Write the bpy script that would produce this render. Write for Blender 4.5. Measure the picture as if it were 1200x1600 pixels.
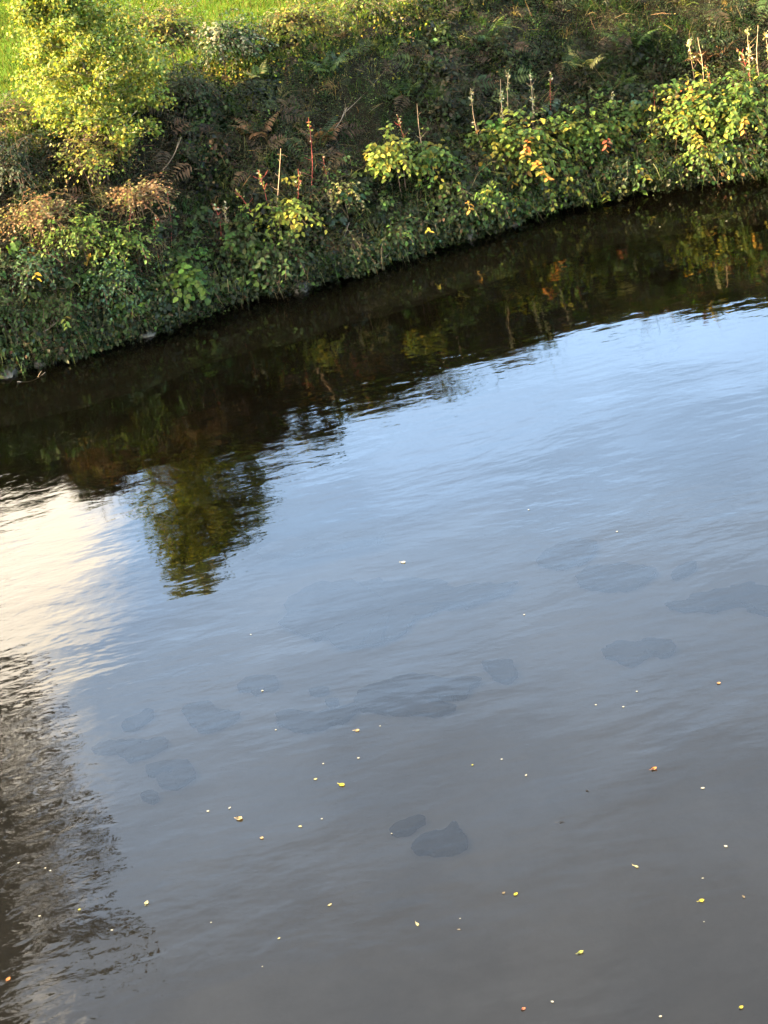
import bpy, math
import numpy as np
from mathutils import Vector, Matrix

# ------------------------------------------------------------------ scene, camera, world, sun, exposure
for o in list(bpy.data.objects):
    bpy.data.objects.remove(o)
sc = bpy.context.scene
COL = sc.collection
sc.render.engine = 'CYCLES'
sc.view_settings.view_transform = 'Standard'
sc.view_settings.look = 'None'
sc.view_settings.gamma = 1.0
sc.view_settings.use_curve_mapping = False
sc.view_settings.exposure = 3.9
sc.cycles.use_denoising = True
sc.cycles.max_bounces = 3
sc.cycles.diffuse_bounces = 2
sc.cycles.glossy_bounces = 2
sc.cycles.transmission_bounces = 2
sc.cycles.transparent_max_bounces = 4
sc.cycles.use_adaptive_sampling = True
sc.cycles.adaptive_threshold = 0.018
sc.cycles.adaptive_min_samples = 12
sc.cycles.caustics_reflective = False
sc.cycles.caustics_refractive = False

CAM_H = 8.0
PITCH, ROLL = math.radians(24.5), math.radians(12.0)
fw = Vector((0, math.cos(PITCH), -math.sin(PITCH)))
rt = Vector((1, 0, 0))
up = rt.cross(fw)
cr = rt * math.cos(ROLL) - up * math.sin(ROLL)
cu = rt * math.sin(ROLL) + up * math.cos(ROLL)
cam = bpy.data.cameras.new('camera')
cam.sensor_fit = 'VERTICAL'
cam.sensor_height = 36.0
cam.lens = 63.0
cam.clip_start = 0.1
cam.clip_end = 2000.0
cam_o = bpy.data.objects.new('camera', cam)
COL.objects.link(cam_o)
m = Matrix((cr, cu, -fw)).transposed().to_4x4()
m.translation = Vector((0, 0, CAM_H))
cam_o.matrix_world = m
sc.camera = cam_o

SUN_AZ = math.radians(-98.0)      # from +Y (the view direction), negative = to the left of it
SUN_EL = math.radians(18.0)
to_sun = Vector((math.sin(SUN_AZ) * math.cos(SUN_EL), math.cos(SUN_AZ) * math.cos(SUN_EL), math.sin(SUN_EL)))
sun = bpy.data.lights.new('sun', 'SUN')
sun.energy = 5.0
sun.angle = math.radians(0.53)
sun.color = (1.0, 0.77, 0.46)
sun_o = bpy.data.objects.new('sun', sun)
sun_o.rotation_euler = to_sun.to_track_quat('Z', 'Y').to_euler()
sun_o.location = (-30, 20, 30)
COL.objects.link(sun_o)


def N(nt, typ, **kw):
    n = nt.nodes.new(typ)
    for k, v in kw.items():
        if k.startswith('i_'):
            key = k[2:]
            n.inputs[int(key) if key.isdigit() else key.replace('_', ' ')].default_value = v
        else:
            setattr(n, k, v)
    return n


world = bpy.data.worlds.new('World')
sc.world = world
world.use_nodes = True
wt = world.node_tree
wt.nodes.clear()
sky = N(wt, 'ShaderNodeTexSky', sky_type='NISHITA', sun_disc=False)
sky.sun_elevation = SUN_EL
sky.sun_rotation = SUN_AZ
sky.altitude = 50
sky.air_density = 1.0
sky.dust_density = 1.6
sky.ozone_density = 1.2
geo = N(wt, 'ShaderNodeTexCoord')
# thin sun-lit cloud bank that covers the sunward (left) side of the sky, broken up by noise
sep = N(wt, 'ShaderNodeSeparateXYZ')
wt.links.new(geo.outputs['Generated'], sep.inputs[0])
zc = N(wt, 'ShaderNodeMath', operation='MAXIMUM', i_1=0.06)
wt.links.new(sep.outputs['Z'], zc.inputs[0])
px_ = N(wt, 'ShaderNodeMath', operation='DIVIDE')
py_ = N(wt, 'ShaderNodeMath', operation='DIVIDE')
wt.links.new(sep.outputs['X'], px_.inputs[0]); wt.links.new(zc.outputs[0], px_.inputs[1])
wt.links.new(sep.outputs['Y'], py_.inputs[0]); wt.links.new(zc.outputs[0], py_.inputs[1])
cmb = N(wt, 'ShaderNodeCombineXYZ')
wt.links.new(px_.outputs[0], cmb.inputs[0]); wt.links.new(py_.outputs[0], cmb.inputs[1])
cn = N(wt, 'ShaderNodeTexNoise', i_Scale=2.4, i_Detail=6.0, i_Roughness=0.6)
wt.links.new(cmb.outputs[0], cn.inputs['Vector'])
# cloud amount = noise + how far to the left
xa = N(wt, 'ShaderNodeMath', operation='MULTIPLY_ADD', i_1=-4.0, i_2=-1.5)
wt.links.new(px_.outputs[0], xa.inputs[0])
xb = N(wt, 'ShaderNodeMath', operation='MINIMUM', i_1=0.55)
wt.links.new(xa.outputs[0], xb.inputs[0])
xc = N(wt, 'ShaderNodeMath', operation='ADD')
wt.links.new(xb.outputs[0], xc.inputs[0]); wt.links.new(cn.outputs['Fac'], xc.inputs[1])
cm = N(wt, 'ShaderNodeMapRange', interpolation_type='SMOOTHSTEP', i_1=0.36, i_2=0.86, i_3=0.0, i_4=0.92)
wt.links.new(xc.outputs[0], cm.inputs['Value'])
veil = N(wt, 'ShaderNodeMix', data_type='RGBA', i_0=0.65)      # thin high haze
wt.links.new(sky.outputs[0], veil.inputs[6])
vr = N(wt, 'ShaderNodeMapRange', i_1=0.36, i_2=0.62)
wt.links.new(sep.outputs['Z'], vr.inputs['Value'])
vc = N(wt, 'ShaderNodeMix', data_type='RGBA')
wt.links.new(vr.outputs[0], vc.inputs[0])
vc.inputs[6].default_value = (3.6, 5.3, 7.6, 1)
vc.inputs[7].default_value = (2.9, 3.0, 3.05, 1)
cir = N(wt, 'ShaderNodeTexNoise', i_Scale=3.5, i_Detail=5.0, i_Roughness=.6, i_Distortion=.8)
wt.links.new(cmb.outputs[0], cir.inputs['Vector'])
cirm = N(wt, 'ShaderNodeMapRange', i_1=.3, i_2=.7, i_3=.84, i_4=1.16)
wt.links.new(cir.outputs['Fac'], cirm.inputs['Value'])
vm = N(wt, 'ShaderNodeVectorMath', operation='SCALE')
wt.links.new(vc.outputs[2], vm.inputs[0]); wt.links.new(cirm.outputs[0], vm.inputs['Scale'])
wt.links.new(vm.outputs[0], veil.inputs[7])
mixs = N(wt, 'ShaderNodeMix', data_type='RGBA')
wt.links.new(cm.outputs[0], mixs.inputs[0])
wt.links.new(veil.outputs[2], mixs.inputs[6])
mixs.inputs[7].default_value = (8.6, 7.4, 5.6, 1)
bg = N(wt, 'ShaderNodeBackground', i_Strength=0.09)
wt.links.new(mixs.outputs[2], bg.inputs[0])
wo = N(wt, 'ShaderNodeOutputWorld')
wt.links.new(bg.outputs[0], wo.inputs[0])

rng = np.random.default_rng(11)

# ------------------------------------------------------------------ helpers


def tag(o, label=None, cat=None, group=None, kind=None):
    if label: o['label'] = label
    if cat: o['category'] = cat
    if group: o['group'] = group
    if kind: o['kind'] = kind
    return o


def empty(name, loc, label, cat, group=None):
    o = bpy.data.objects.new(name, None)
    o.location = loc
    o.empty_display_size = 0.2
    COL.objects.link(o)
    return tag(o, label, cat, group)


def raw_mesh(name, verts, faces, mat, cols=None, smooth=False):
    """verts (n,3); faces: list of (k,m) int arrays; cols (n,3) linear colours per vertex"""
    me = bpy.data.meshes.new(name)
    verts = np.asarray(verts, np.float32)
    faces = [np.asarray(f, np.int32) for f in faces if len(f)]
    nl = sum(f.size for f in faces)
    npoly = sum(len(f) for f in faces)
    me.vertices.add(len(verts)); me.loops.add(nl); me.polygons.add(npoly)
    me.vertices.foreach_set('co', verts.ravel())
    me.loops.foreach_set('vertex_index', np.concatenate([f.ravel() for f in faces]))
    tot = np.concatenate([np.full(len(f), f.shape[1], np.int32) for f in faces])
    st = np.zeros(npoly, np.int32); st[1:] = np.cumsum(tot)[:-1]
    me.polygons.foreach_set('loop_start', st)
    me.polygons.foreach_set('loop_total', tot)
    if smooth:
        me.polygons.foreach_set('use_smooth', np.ones(npoly, bool))
    me.update(calc_edges=True)
    if cols is not None:
        a = me.color_attributes.new('Col', 'FLOAT_COLOR', 'POINT')
        c4 = np.ones((len(verts), 4), np.float32); c4[:, :3] = cols
        a.data.foreach_set('color', c4.ravel())
    me.materials.append(mat)
    return me


def link(name, me, parent=None, loc=(0, 0, 0)):
    o = bpy.data.objects.new(name, me)
    COL.objects.link(o)
    o.location = loc
    if parent is not None: o.parent = parent
    return o


class MB:
    """collects leaves, blades and tubes; build() makes ONE mesh object"""

    def __init__(s):
        s.v, s.f3, s.f4, s.c, s.n = [], [], [], [], 0

    def add(s, v, f, c):
        v = np.asarray(v, float); f = np.asarray(f, int)
        (s.f3 if f.shape[1] == 3 else s.f4).append(f + s.n)
        s.v.append(v); s.n += len(v)
        c = np.asarray(c, float)
        s.c.append(np.broadcast_to(c, (len(v), 3)) if c.ndim == 1 else c)

    def leaves(s, pos, axis, nrm, size, col, width=0.6, fold=0.12, droop=0.15):
        """folded pointed leaves: base at pos, along axis, facing nrm"""
        n = len(pos)
        if n == 0: return
        axis = axis / np.linalg.norm(axis, axis=1, keepdims=True)
        side = np.cross(nrm, axis)
        side /= np.linalg.norm(side, axis=1, keepdims=True) + 1e-9
        nn = np.cross(axis, side)
        size = np.broadcast_to(np.asarray(size, float), (n,))[:, None]
        width = np.broadcast_to(np.asarray(width, float), (n,))[:, None]
        h = width * 0.5
        p0 = pos
        pl = pos + size * (0.36 * axis + h * side + fold * nn)
        pr = pos + size * (0.36 * axis - h * side + fold * nn)
        pm = pos + size * (0.5 * axis)
        ql = pos + size * (0.72 * axis + h * 0.72 * side + (fold * .6 - droop * .4) * nn)
        qr = pos + size * (0.72 * axis - h * 0.72 * side + (fold * .6 - droop * .4) * nn)
        pt = pos + size * (1.0 * axis - droop * nn)
        v = np.stack([p0, pl, pr, pm, ql, qr, pt], 1).reshape(-1, 3)
        T = np.array([[0, 3, 1], [0, 2, 3], [1, 3, 4], [2, 5, 3], [3, 6, 4], [3, 5, 6]])
        f = (T[None] + 7 * np.arange(n)[:, None, None]).reshape(-1, 3)
        s.add(v, f, np.repeat(np.asarray(col), 7, 0))

    def diamonds(s, pos, axis, nrm, size, col, width=0.6):
        """4-vertex folded leaflets for small stuff"""
        n = len(pos)
        if n == 0: return
        axis = axis / np.linalg.norm(axis, axis=1, keepdims=True)
        side = np.cross(nrm, axis); side /= np.linalg.norm(side, axis=1, keepdims=True) + 1e-9
        nn = np.cross(axis, side)
        size = np.broadcast_to(np.asarray(size, float), (n,))[:, None]
        h = width * 0.5
        v = np.stack([pos, pos + size * (.45 * axis + h * side + .1 * nn), pos + size * (.45 * axis - h * side + .1 * nn),
                      pos + size * (axis - .12 * nn)], 1).reshape(-1, 3)
        T = np.array([[0, 3, 1], [0, 2, 3]])
        f = (T[None] + 4 * np.arange(n)[:, None, None]).reshape(-1, 3)
        s.add(v, f, np.repeat(np.asarray(col), 4, 0))

    def blades(s, pos, d0, bend, length, width, col):
        """arching grass blades, 5 vertices each"""
        n = len(pos)
        if n == 0: return
        length = np.broadcast_to(np.asarray(length, float), (n,))[:, None]
        width = np.broadcast_to(np.asarray(width, float), (n,))[:, None]
        side = np.cross(d0, np.array([0.3, -0.9, 0.3])[None] + rng.normal(0, .5, (n, 3)))
        side /= np.linalg.norm(side, axis=1, keepdims=True) + 1e-9
        m1 = pos + length * (0.5 * d0 + 0.12 * bend)
        t = pos + length * (0.85 * d0 + 0.5 * bend)
        v = np.stack([pos - side * width * .5, pos + side * width * .5, m1 - side * width * .4, m1 + side * width * .4, t], 1).reshape(-1, 3)
        T = np.array([[0, 1, 3], [0, 3, 2], [2, 3, 4]])
        f = (T[None] + 5 * np.arange(n)[:, None, None]).reshape(-1, 3)
        s.add(v, f, np.repeat(np.asarray(col), 5, 0))

    def tube(s, pts, rads, col, k=5):
        pts = np.asarray(pts, float); n = len(pts)
        rads = np.broadcast_to(np.asarray(rads, float), (n,))
        tg = np.gradient(pts, axis=0); tg /= np.linalg.norm(tg, axis=1, keepdims=True) + 1e-9
        ref = np.array([0.31, 0.87, 0.2])
        a = np.cross(tg, ref); a /= np.linalg.norm(a, axis=1, keepdims=True) + 1e-9
        b = np.cross(tg, a)
        th = np.arange(k) * 2 * math.pi / k
        ring = pts[:, None] + rads[:, None, None] * (np.cos(th)[None, :, None] * a[:, None] + np.sin(th)[None, :, None] * b[:, None])
        v = ring.reshape(-1, 3)
        f = []
        for i in range(n - 1):
            for j in range(k):
                f.append((i * k + j, i * k + (j + 1) % k, (i + 1) * k + (j + 1) % k, (i + 1) * k + j))
        s.add(v, f, col)

    def build(s, name, mat, parent=None, origin=None, smooth=False):
        v = np.concatenate(s.v)
        if origin is not None: v = v - np.asarray(origin)
        fs = []
        if s.f3: fs.append(np.concatenate(s.f3))
        if s.f4: fs.append(np.concatenate(s.f4))
        me = raw_mesh(name, v, fs, mat, np.concatenate(s.c), smooth)
        return link(name, me, parent)


def vnoise(x, y, seed=0):
    """smooth value noise 0..1 on arrays"""
    x = np.asarray(x, float); y = np.asarray(y, float)
    xi = np.floor(x).astype(np.int64); yi = np.floor(y).astype(np.int64)
    fx, fy = x - xi, y - yi
    fx = fx * fx * (3 - 2 * fx); fy = fy * fy * (3 - 2 * fy)

    def h(a, b):
        n = (a * 374761393 + b * 668265263 + seed * 982451653) & 0x7fffffff
        n = ((n ^ (n >> 13)) * 1274126177) & 0x7fffffff
        return ((n ^ (n >> 16)) & 0xffff) / 65535.0
    return (h(xi, yi) * (1 - fx) + h(xi + 1, yi) * fx) * (1 - fy) + (h(xi, yi + 1) * (1 - fx) + h(xi + 1, yi + 1) * fx) * fy


def fbm(x, y, seed=0, o=3):
    t = 0; a = .5; tot = 0
    for i in range(o):
        t = t + a * vnoise(np.asarray(x) * 2 ** i, np.asarray(y) * 2 ** i, seed + i); tot += a; a *= .5
    return t / tot


# ------------------------------------------------------------------ materials


def mat_foliage(name, trans=0.38, rough=0.55, spec=0.2):
    mt = bpy.data.materials.new(name); mt.use_nodes = True
    nt = mt.node_tree; nt.nodes.clear()
    at = N(nt, 'ShaderNodeAttribute', attribute_name='Col')
    no = N(nt, 'ShaderNodeTexNoise', i_Scale=38.0, i_Detail=2.0)
    tc = N(nt, 'ShaderNodeTexCoord'); nt.links.new(tc.outputs['Object'], no.inputs['Vector'])
    mr = N(nt, 'ShaderNodeMapRange', i_3=0.42, i_4=0.86); nt.links.new(no.outputs['Fac'], mr.inputs['Value'])
    mu = N(nt, 'ShaderNodeVectorMath', operation='SCALE')
    nt.links.new(at.outputs['Color'], mu.inputs[0]); nt.links.new(mr.outputs[0], mu.inputs['Scale'])
    pb = N(nt, 'ShaderNodeBsdfPrincipled', i_Roughness=rough)
    pb.inputs['Specular IOR Level'].default_value = spec
    nt.links.new(mu.outputs[0], pb.inputs['Base Color'])
    tr = N(nt, 'ShaderNodeBsdfTranslucent')
    hs = N(nt, 'ShaderNodeMix', data_type='RGBA', blend_type='MULTIPLY'); hs.inputs[0].default_value = 1
    hs.inputs[7].default_value = (1.35, 1.25, 0.6, 1)
    nt.links.new(mu.outputs[0], hs.inputs[6]); nt.links.new(hs.outputs[2], tr.inputs['Color'])
    mx = N(nt, 'ShaderNodeMixShader', i_0=trans)
    nt.links.new(pb.outputs[0], mx.inputs[1]); nt.links.new(tr.outputs[0], mx.inputs[2])
    out = N(nt, 'ShaderNodeOutputMaterial'); nt.links.new(mx.outputs[0], out.inputs[0])
    return mt


def mat_solid(name, c1, c2, scale=6.0, rough=0.85, bump=0.02, use_attr=False, spec=0.3, detail=6.0):
    mt = bpy.data.materials.new(name); mt.use_nodes = True
    nt = mt.node_tree
    pb = nt.nodes['Principled BSDF']; pb.inputs['Roughness'].default_value = rough
    pb.inputs['Specular IOR Level'].default_value = spec
    tc = N(nt, 'ShaderNodeTexCoord')
    no = N(nt, 'ShaderNodeTexNoise', i_Scale=scale, i_Detail=detail, i_Roughness=0.65)
    nt.links.new(tc.outputs['Object'], no.inputs['Vector'])
    rp = N(nt, 'ShaderNodeValToRGB')
    rp.color_ramp.elements[0].position = .32; rp.color_ramp.elements[1].position = .68
    rp.color_ramp.elements[0].color = (*c1, 1); rp.color_ramp.elements[1].color = (*c2, 1)
    nt.links.new(no.outputs['Fac'], rp.inputs[0])
    last = rp.outputs[0]
    if use_attr:
        at = N(nt, 'ShaderNodeAttribute', attribute_name='Col')
        mx = N(nt, 'ShaderNodeMix', data_type='RGBA', blend_type='MULTIPLY'); mx.inputs[0].default_value = 1
        nt.links.new(last, mx.inputs[6]); nt.links.new(at.outputs['Color'], mx.inputs[7]); last = mx.outputs[2]
    nt.links.new(last, pb.inputs['Base Color'])
    bp = N(nt, 'ShaderNodeBump', i_Strength=1.0, i_Distance=bump)
    nt.links.new(no.outputs['Fac'], bp.inputs['Height']); nt.links.new(bp.outputs[0], pb.inputs['Normal'])
    return mt


M_LEAF = mat_foliage('leaf')
M_THIN = mat_foliage('dry_leaf', trans=0.25, rough=0.7, spec=0.15)
M_GRASS = mat_foliage('grass_blade', trans=0.35, rough=0.7, spec=0.06)
M_STEM = mat_solid('stem', (.75, .75, .75), (1.1, 1.1, 1.1), 30, .7, .002, use_attr=True)
M_BARK = mat_solid('bark', (.10, .085, .06), (.30, .27, .21), 14, .85, .01)
M_STONE = mat_solid('bank_stone', (.020, .020, .015), (.085, .078, .062), 5, .8, .03)
M_SUBSTONE = mat_solid('submerged_stone', (.012, .011, .009), (.026, .024, .020), 4, 1.0, .02, spec=0.0)
M_BED = mat_solid('riverbed_silt', (.052, .050, .046), (.085, .082, .076), .8, 1.0, .02, spec=0.0)
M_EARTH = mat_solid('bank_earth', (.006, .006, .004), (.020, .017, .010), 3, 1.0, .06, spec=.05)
M_FIELD = mat_solid('field_turf', (.030, .060, .009), (.062, .095, .012), 1.5, 1.0, .04, spec=0.0)

# ------------------------------------------------------------------ terrain

WX = np.array([-60, -9, -5.07, -3.17, -1.52, .38, 2.04, 3.77, 5.56, 6.85, 9, 60.])
WY = np.array([24.4, 24.7, 25.1, 25.33, 25.91, 26.38, 26.91, 27.4, 27.2, 26.75, 26.4, 26.2])


def yw(x):
    x = np.asarray(x, float)
    return np.interp(x, WX, WY) + 0.26 * (vnoise(x * 1.5, x * 0 + 3, 5) - .5) + .14 * (vnoise(x * 4.3, x * 0 + 9, 6) - .5)


PS = np.array([-30, -10, -7, -3, -.8, -.25, 0, .12, .45, 1.0, 1.6, 2.2, 2.7, 3.3, 5, 9, 60, 600])
PZ = np.array([-.16, -.15, -.5, -.85, -.5, -.22, -.10, .0, .62, 1.15, 1.85, 2.5, 2.85, 2.92, 2.8, 2.72, 2.7, 2.7])


def ground_z(x, s):
    x = np.asarray(x, float); s = np.asarray(s, float)
    k = np.interp(x, [-5, -3, 0, 3, 6, 8], [.80, .85, 1.0, 1.06, 1.25, 1.25])
    z = np.interp(np.where(s > 0, s / k, s), PS, PZ)
    hf = np.interp(x, [-8, -5, -3, 0, 4, 7], [.86, .90, .96, .99, 1.05, 1.12])
    w = np.clip(1 - (s - 3.3) / 8, 0, 1)
    z = np.where(z > 0, z * (1 + (hf - 1) * w), z)
    b = np.clip(s / .6, 0, 1) * np.clip((6 - s) / 3, 0, 1)
    z = z + b * .30 * (fbm(x * .9, s * .9, 31) - .5)
    return z


def sheet(name, xs, ss, mat, absolute_y=False):
    X, S = np.meshgrid(xs, ss)
    Y = yw(X) + S
    Z = ground_z(X, S)
    v = np.stack([X, Y, Z], -1).reshape(-1, 3)
    nx, ns = len(xs), len(ss)
    i = np.arange(nx * ns).reshape(ns, nx)
    f = np.stack([i[:-1, :-1], i[:-1, 1:], i[1:, 1:], i[1:, :-1]], -1).reshape(-1, 4)
    o = link(name, raw_mesh(name, v, [f], mat, None, True))
    o['kind'] = 'structure'
    return o


XS = np.concatenate([[-400, -200, -100, -60, -40, -28, -20, -15], np.arange(-12, 12.01, .15), [15, 20, 28, 40, 60, 100, 200, 400]])
sheet('riverbank', XS, np.concatenate([[-.8, -.5, -.25], np.arange(-.1, 3.01, .1)]), M_EARTH)
sheet('field', XS, np.concatenate([np.arange(3.0, 9, .4), np.geomspace(9, 600, 24)]), M_FIELD)
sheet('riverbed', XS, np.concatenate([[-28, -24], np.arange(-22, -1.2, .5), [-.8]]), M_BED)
nt = M_BED.node_tree
pb_ = nt.nodes['Principled BSDF']; src = pb_.inputs['Base Color'].links[0].from_socket
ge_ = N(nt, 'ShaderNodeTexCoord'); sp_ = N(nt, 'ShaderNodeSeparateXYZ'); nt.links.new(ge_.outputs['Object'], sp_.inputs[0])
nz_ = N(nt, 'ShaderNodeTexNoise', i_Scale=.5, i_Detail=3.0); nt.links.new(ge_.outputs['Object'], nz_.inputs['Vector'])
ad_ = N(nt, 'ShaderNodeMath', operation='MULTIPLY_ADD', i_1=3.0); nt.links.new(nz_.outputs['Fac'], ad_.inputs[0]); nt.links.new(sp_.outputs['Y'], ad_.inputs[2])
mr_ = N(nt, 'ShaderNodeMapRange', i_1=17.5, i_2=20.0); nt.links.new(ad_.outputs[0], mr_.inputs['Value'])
mm_ = N(nt, 'ShaderNodeMix', data_type='RGBA'); nt.links.new(mr_.outputs[0], mm_.inputs[0]); nt.links.new(src, mm_.inputs[6]); mm_.inputs[7].default_value = (.002, .0018, .001, 1)  # bed painted near black by the far bank, for its shade and depth
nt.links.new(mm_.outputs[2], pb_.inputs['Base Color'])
# near bank, behind the viewer
v = []; XN = [-400, -100, -30, 0, 30, 100, 400]
for x in XN:
    y0 = float(yw(x)) - 28
    for (dy, z) in ((0, -.16), (-1.2, .1), (-4, 2.4), (-8, 2.9), (-400, 3.0)):
        v.append((x, y0 + dy, z))
f = [(i * 5 + j, (i + 1) * 5 + j, (i + 1) * 5 + j + 1, i * 5 + j + 1) for i in range(len(XN) - 1) for j in range(4)]
o = link('near_bank', raw_mesh('near_bank', np.array(v), [np.array(f)[:, ::-1]], M_FIELD, None, True)); o['kind'] = 'structure'

# ------------------------------------------------------------------ water


def make_water():
    mt = bpy.data.materials.new('river_water'); mt.use_nodes = True
    nt = mt.node_tree; nt.nodes.clear()
    L = nt.links.new
    tc = N(nt, 'ShaderNodeTexCoord')
    mp = N(nt, 'ShaderNodeMapping'); mp.inputs['Rotation'].default_value = (0, 0, math.radians(-9)); mp.inputs['Scale'].default_value = (.5, 1.0, 1)
    L(tc.outputs['Object'], mp.inputs['Vector'])
    # domain warp so that ripples do not run dead straight
    wn = N(nt, 'ShaderNodeTexNoise', i_Scale=.5, i_Detail=0.0)
    L(mp.outputs[0], wn.inputs['Vector'])
    wv = N(nt, 'ShaderNodeVectorMath', operation='MULTIPLY_ADD'); wv.inputs[1].default_value = (.5, .5, 0)
    L(wn.outputs['Color'], wv.inputs[0]); L(mp.outputs[0], wv.inputs[2])
    n1 = N(nt, 'ShaderNodeTexNoise', i_Scale=1.1, i_Detail=1.0, i_Roughness=.4)
    n2 = N(nt, 'ShaderNodeTexNoise', i_Scale=5.0, i_Detail=2.0, i_Roughness=.5)
    n3 = N(nt, 'ShaderNodeTexNoise', i_Scale=6.5, i_Detail=3.0, i_Roughness=.55, i_Distortion=.5)
    for n in (n1, n2, n3): L(wv.outputs[0], n.inputs['Vector'])
    # calm / ruffled areas
    pn = N(nt, 'ShaderNodeTexNoise', i_Scale=.35, i_Detail=1.0)
    L(tc.outputs['Object'], pn.inputs['Vector'])
    pm = N(nt, 'ShaderNodeMapRange', i_1=.38, i_2=.68, i_3=.6, i_4=1.35); L(pn.outputs['Fac'], pm.inputs['Value'])
    # riffle upstream (left), where the water runs shallow and broken
    sx = N(nt, 'ShaderNodeSeparateXYZ'); L(tc.outputs['Object'], sx.inputs[0])
    xo = N(nt, 'ShaderNodeMath', operation='MULTIPLY_ADD', i_1=2.2); L(pn.outputs['Fac'], xo.inputs[0]); L(sx.outputs['X'], xo.inputs[2])
    ym = N(nt, 'ShaderNodeMath', operation='MULTIPLY_ADD', i_1=.16, i_2=0.0); L(sx.outputs['Y'], ym.inputs[0])
    xs = N(nt, 'ShaderNodeMath', operation='ADD'); L(xo.outputs[0], xs.inputs[0]); L(ym.outputs[0], xs.inputs[1])
    rf = N(nt, 'ShaderNodeMapRange', interpolation_type='SMOOTHSTEP', i_1=.7, i_2=-1.2, i_3=0.0, i_4=1.0); L(xs.outputs[0], rf.inputs['Value'])
    h1 = N(nt, 'ShaderNodeMath', operation='MULTIPLY', i_1=.0105); L(n1.outputs['Fac'], h1.inputs[0])
    h2 = N(nt, 'ShaderNodeMath', operation='MULTIPLY', i_1=.0032); L(n2.outputs['Fac'], h2.inputs[0])
    h12 = N(nt, 'ShaderNodeMath', operation='ADD'); L(h1.outputs[0], h12.inputs[0]); L(h2.outputs[0], h12.inputs[1])
    hm = N(nt, 'ShaderNodeMath', operation='MULTIPLY'); L(h12.outputs[0], hm.inputs[0]); L(pm.outputs[0], hm.inputs[1])
    h3 = N(nt, 'ShaderNodeMath', operation='MULTIPLY', i_1=.0075); L(n3.outputs['Fac'], h3.inputs[0])
    h3m = N(nt, 'ShaderNodeMath', operation='MULTIPLY'); L(h3.outputs[0], h3m.inputs[0]); L(rf.outputs[0], h3m.inputs[1])
    ht = N(nt, 'ShaderNodeMath', operation='ADD'); L(hm.outputs[0], ht.inputs[0]); L(h3m.outputs[0], ht.inputs[1])
    bp = N(nt, 'ShaderNodeBump', i_Strength=1.0, i_Distance=1.0); L(ht.outputs[0], bp.inputs['Height'])
    fr = N(nt, 'ShaderNodeFresnel', i_IOR=1.333); L(bp.outputs[0], fr.inputs['Normal'])
    gl = N(nt, 'ShaderNodeBsdfGlossy', i_Roughness=.02); L(bp.outputs[0], gl.inputs['Normal'])
    gl.inputs['Color'].default_value = (1, 1, 1, 1)
    tr = N(nt, 'ShaderNodeBsdfTransparent'); tr.inputs['Color'].default_value = (.60, .57, .52, 1)
    df = N(nt, 'ShaderNodeBsdfDiffuse'); df.inputs['Color'].default_value = (.004, .0033, .002, 1)   # suspended silt
    mx1 = N(nt, 'ShaderNodeMixShader', i_0=.12); L(tr.outputs[0], mx1.inputs[1]); L(df.outputs[0], mx1.inputs[2])
    mx = N(nt, 'ShaderNodeMixShader'); L(fr.outputs[0], mx.inputs[0]); L(mx1.outputs[0], mx.inputs[1]); L(gl.outputs[0], mx.inputs[2])
    out = N(nt, 'ShaderNodeOutputMaterial'); L(mx.outputs[0], out.inputs[0])
    xs_ = np.concatenate([[-400, -100, -30], np.arange(-12, 12.1, .5), [30, 100, 400.]]); v = []
    for x in xs_: v += [(x, float(yw(x)) - 28.6, 0), (x, float(np.interp(x, WX, WY)) + .45, 0)]
    f = [(2 * i, 2 * i + 2, 2 * i + 3, 2 * i + 1) for i in range(len(xs_) - 1)]
    o = link('river', raw_mesh('river', np.array(v), [np.array(f)], mt)); o['kind'] = 'structure'


make_water()

# ------------------------------------------------------------------ plant builders


def jit(c, n, amt=.25, hue=.12):
    c = np.asarray(c, float)
    b = np.exp(rng.normal(0, amt, (n, 1)))
    return np.clip(c * b * (1 + rng.normal(0, hue, (n, 3)) * np.array([1, .5, .6])), .002, .9)


def palette(pal, n):
    """pal: list of (weight, colour)"""
    w = np.array([p[0] for p in pal], float); w /= w.sum()
    cs = np.array([p[1] for p in pal], float)
    return jit(cs[rng.choice(len(pal), n, p=w)], n) if n else np.zeros((0, 3))


def unit(n):
    d = rng.normal(0, 1, (n, 3)); return d / np.linalg.norm(d, axis=1, keepdims=True)


GREEN = (.044, .092, .015); MID = (.085, .145, .022); LIME = (.16, .21, .03); YEL = (.36, .30, .035); ORA = (.42, .16, .03)
DARK = (.026, .042, .012); OLIVE = (.075, .080, .022); BROWN = (.16, .095, .045); TAN = (.32, .24, .13); RUST = (.20, .085, .035); BLUEG = (.04, .085, .045)
RED = (.27, .05, .035); PALE = (.42, .40, .24)

P_KNOT = [(6, GREEN), (5, MID), (2.2, LIME), (.9, YEL)]
P_KNOTY = [(4, GREEN), (5, MID), (3, LIME), (2.2, YEL), (.3, ORA)]
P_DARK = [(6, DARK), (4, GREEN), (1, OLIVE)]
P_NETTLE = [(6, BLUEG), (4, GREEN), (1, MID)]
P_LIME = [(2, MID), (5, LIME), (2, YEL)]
P_BRAM = [(5, DARK), (3, (.038, .066, .015)), (1.6, (.05, .055, .017)), (.6, (.085, .055, .026))]
P_DRY = [(4, BROWN), (1.5, TAN), (2, RUST), (3, OLIVE), (1, LIME)]
P_AUT = [(4, LIME), (2, YEL), (1.5, (.26, .14, .04)), (3, OLIVE), (2, MID)]


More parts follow.
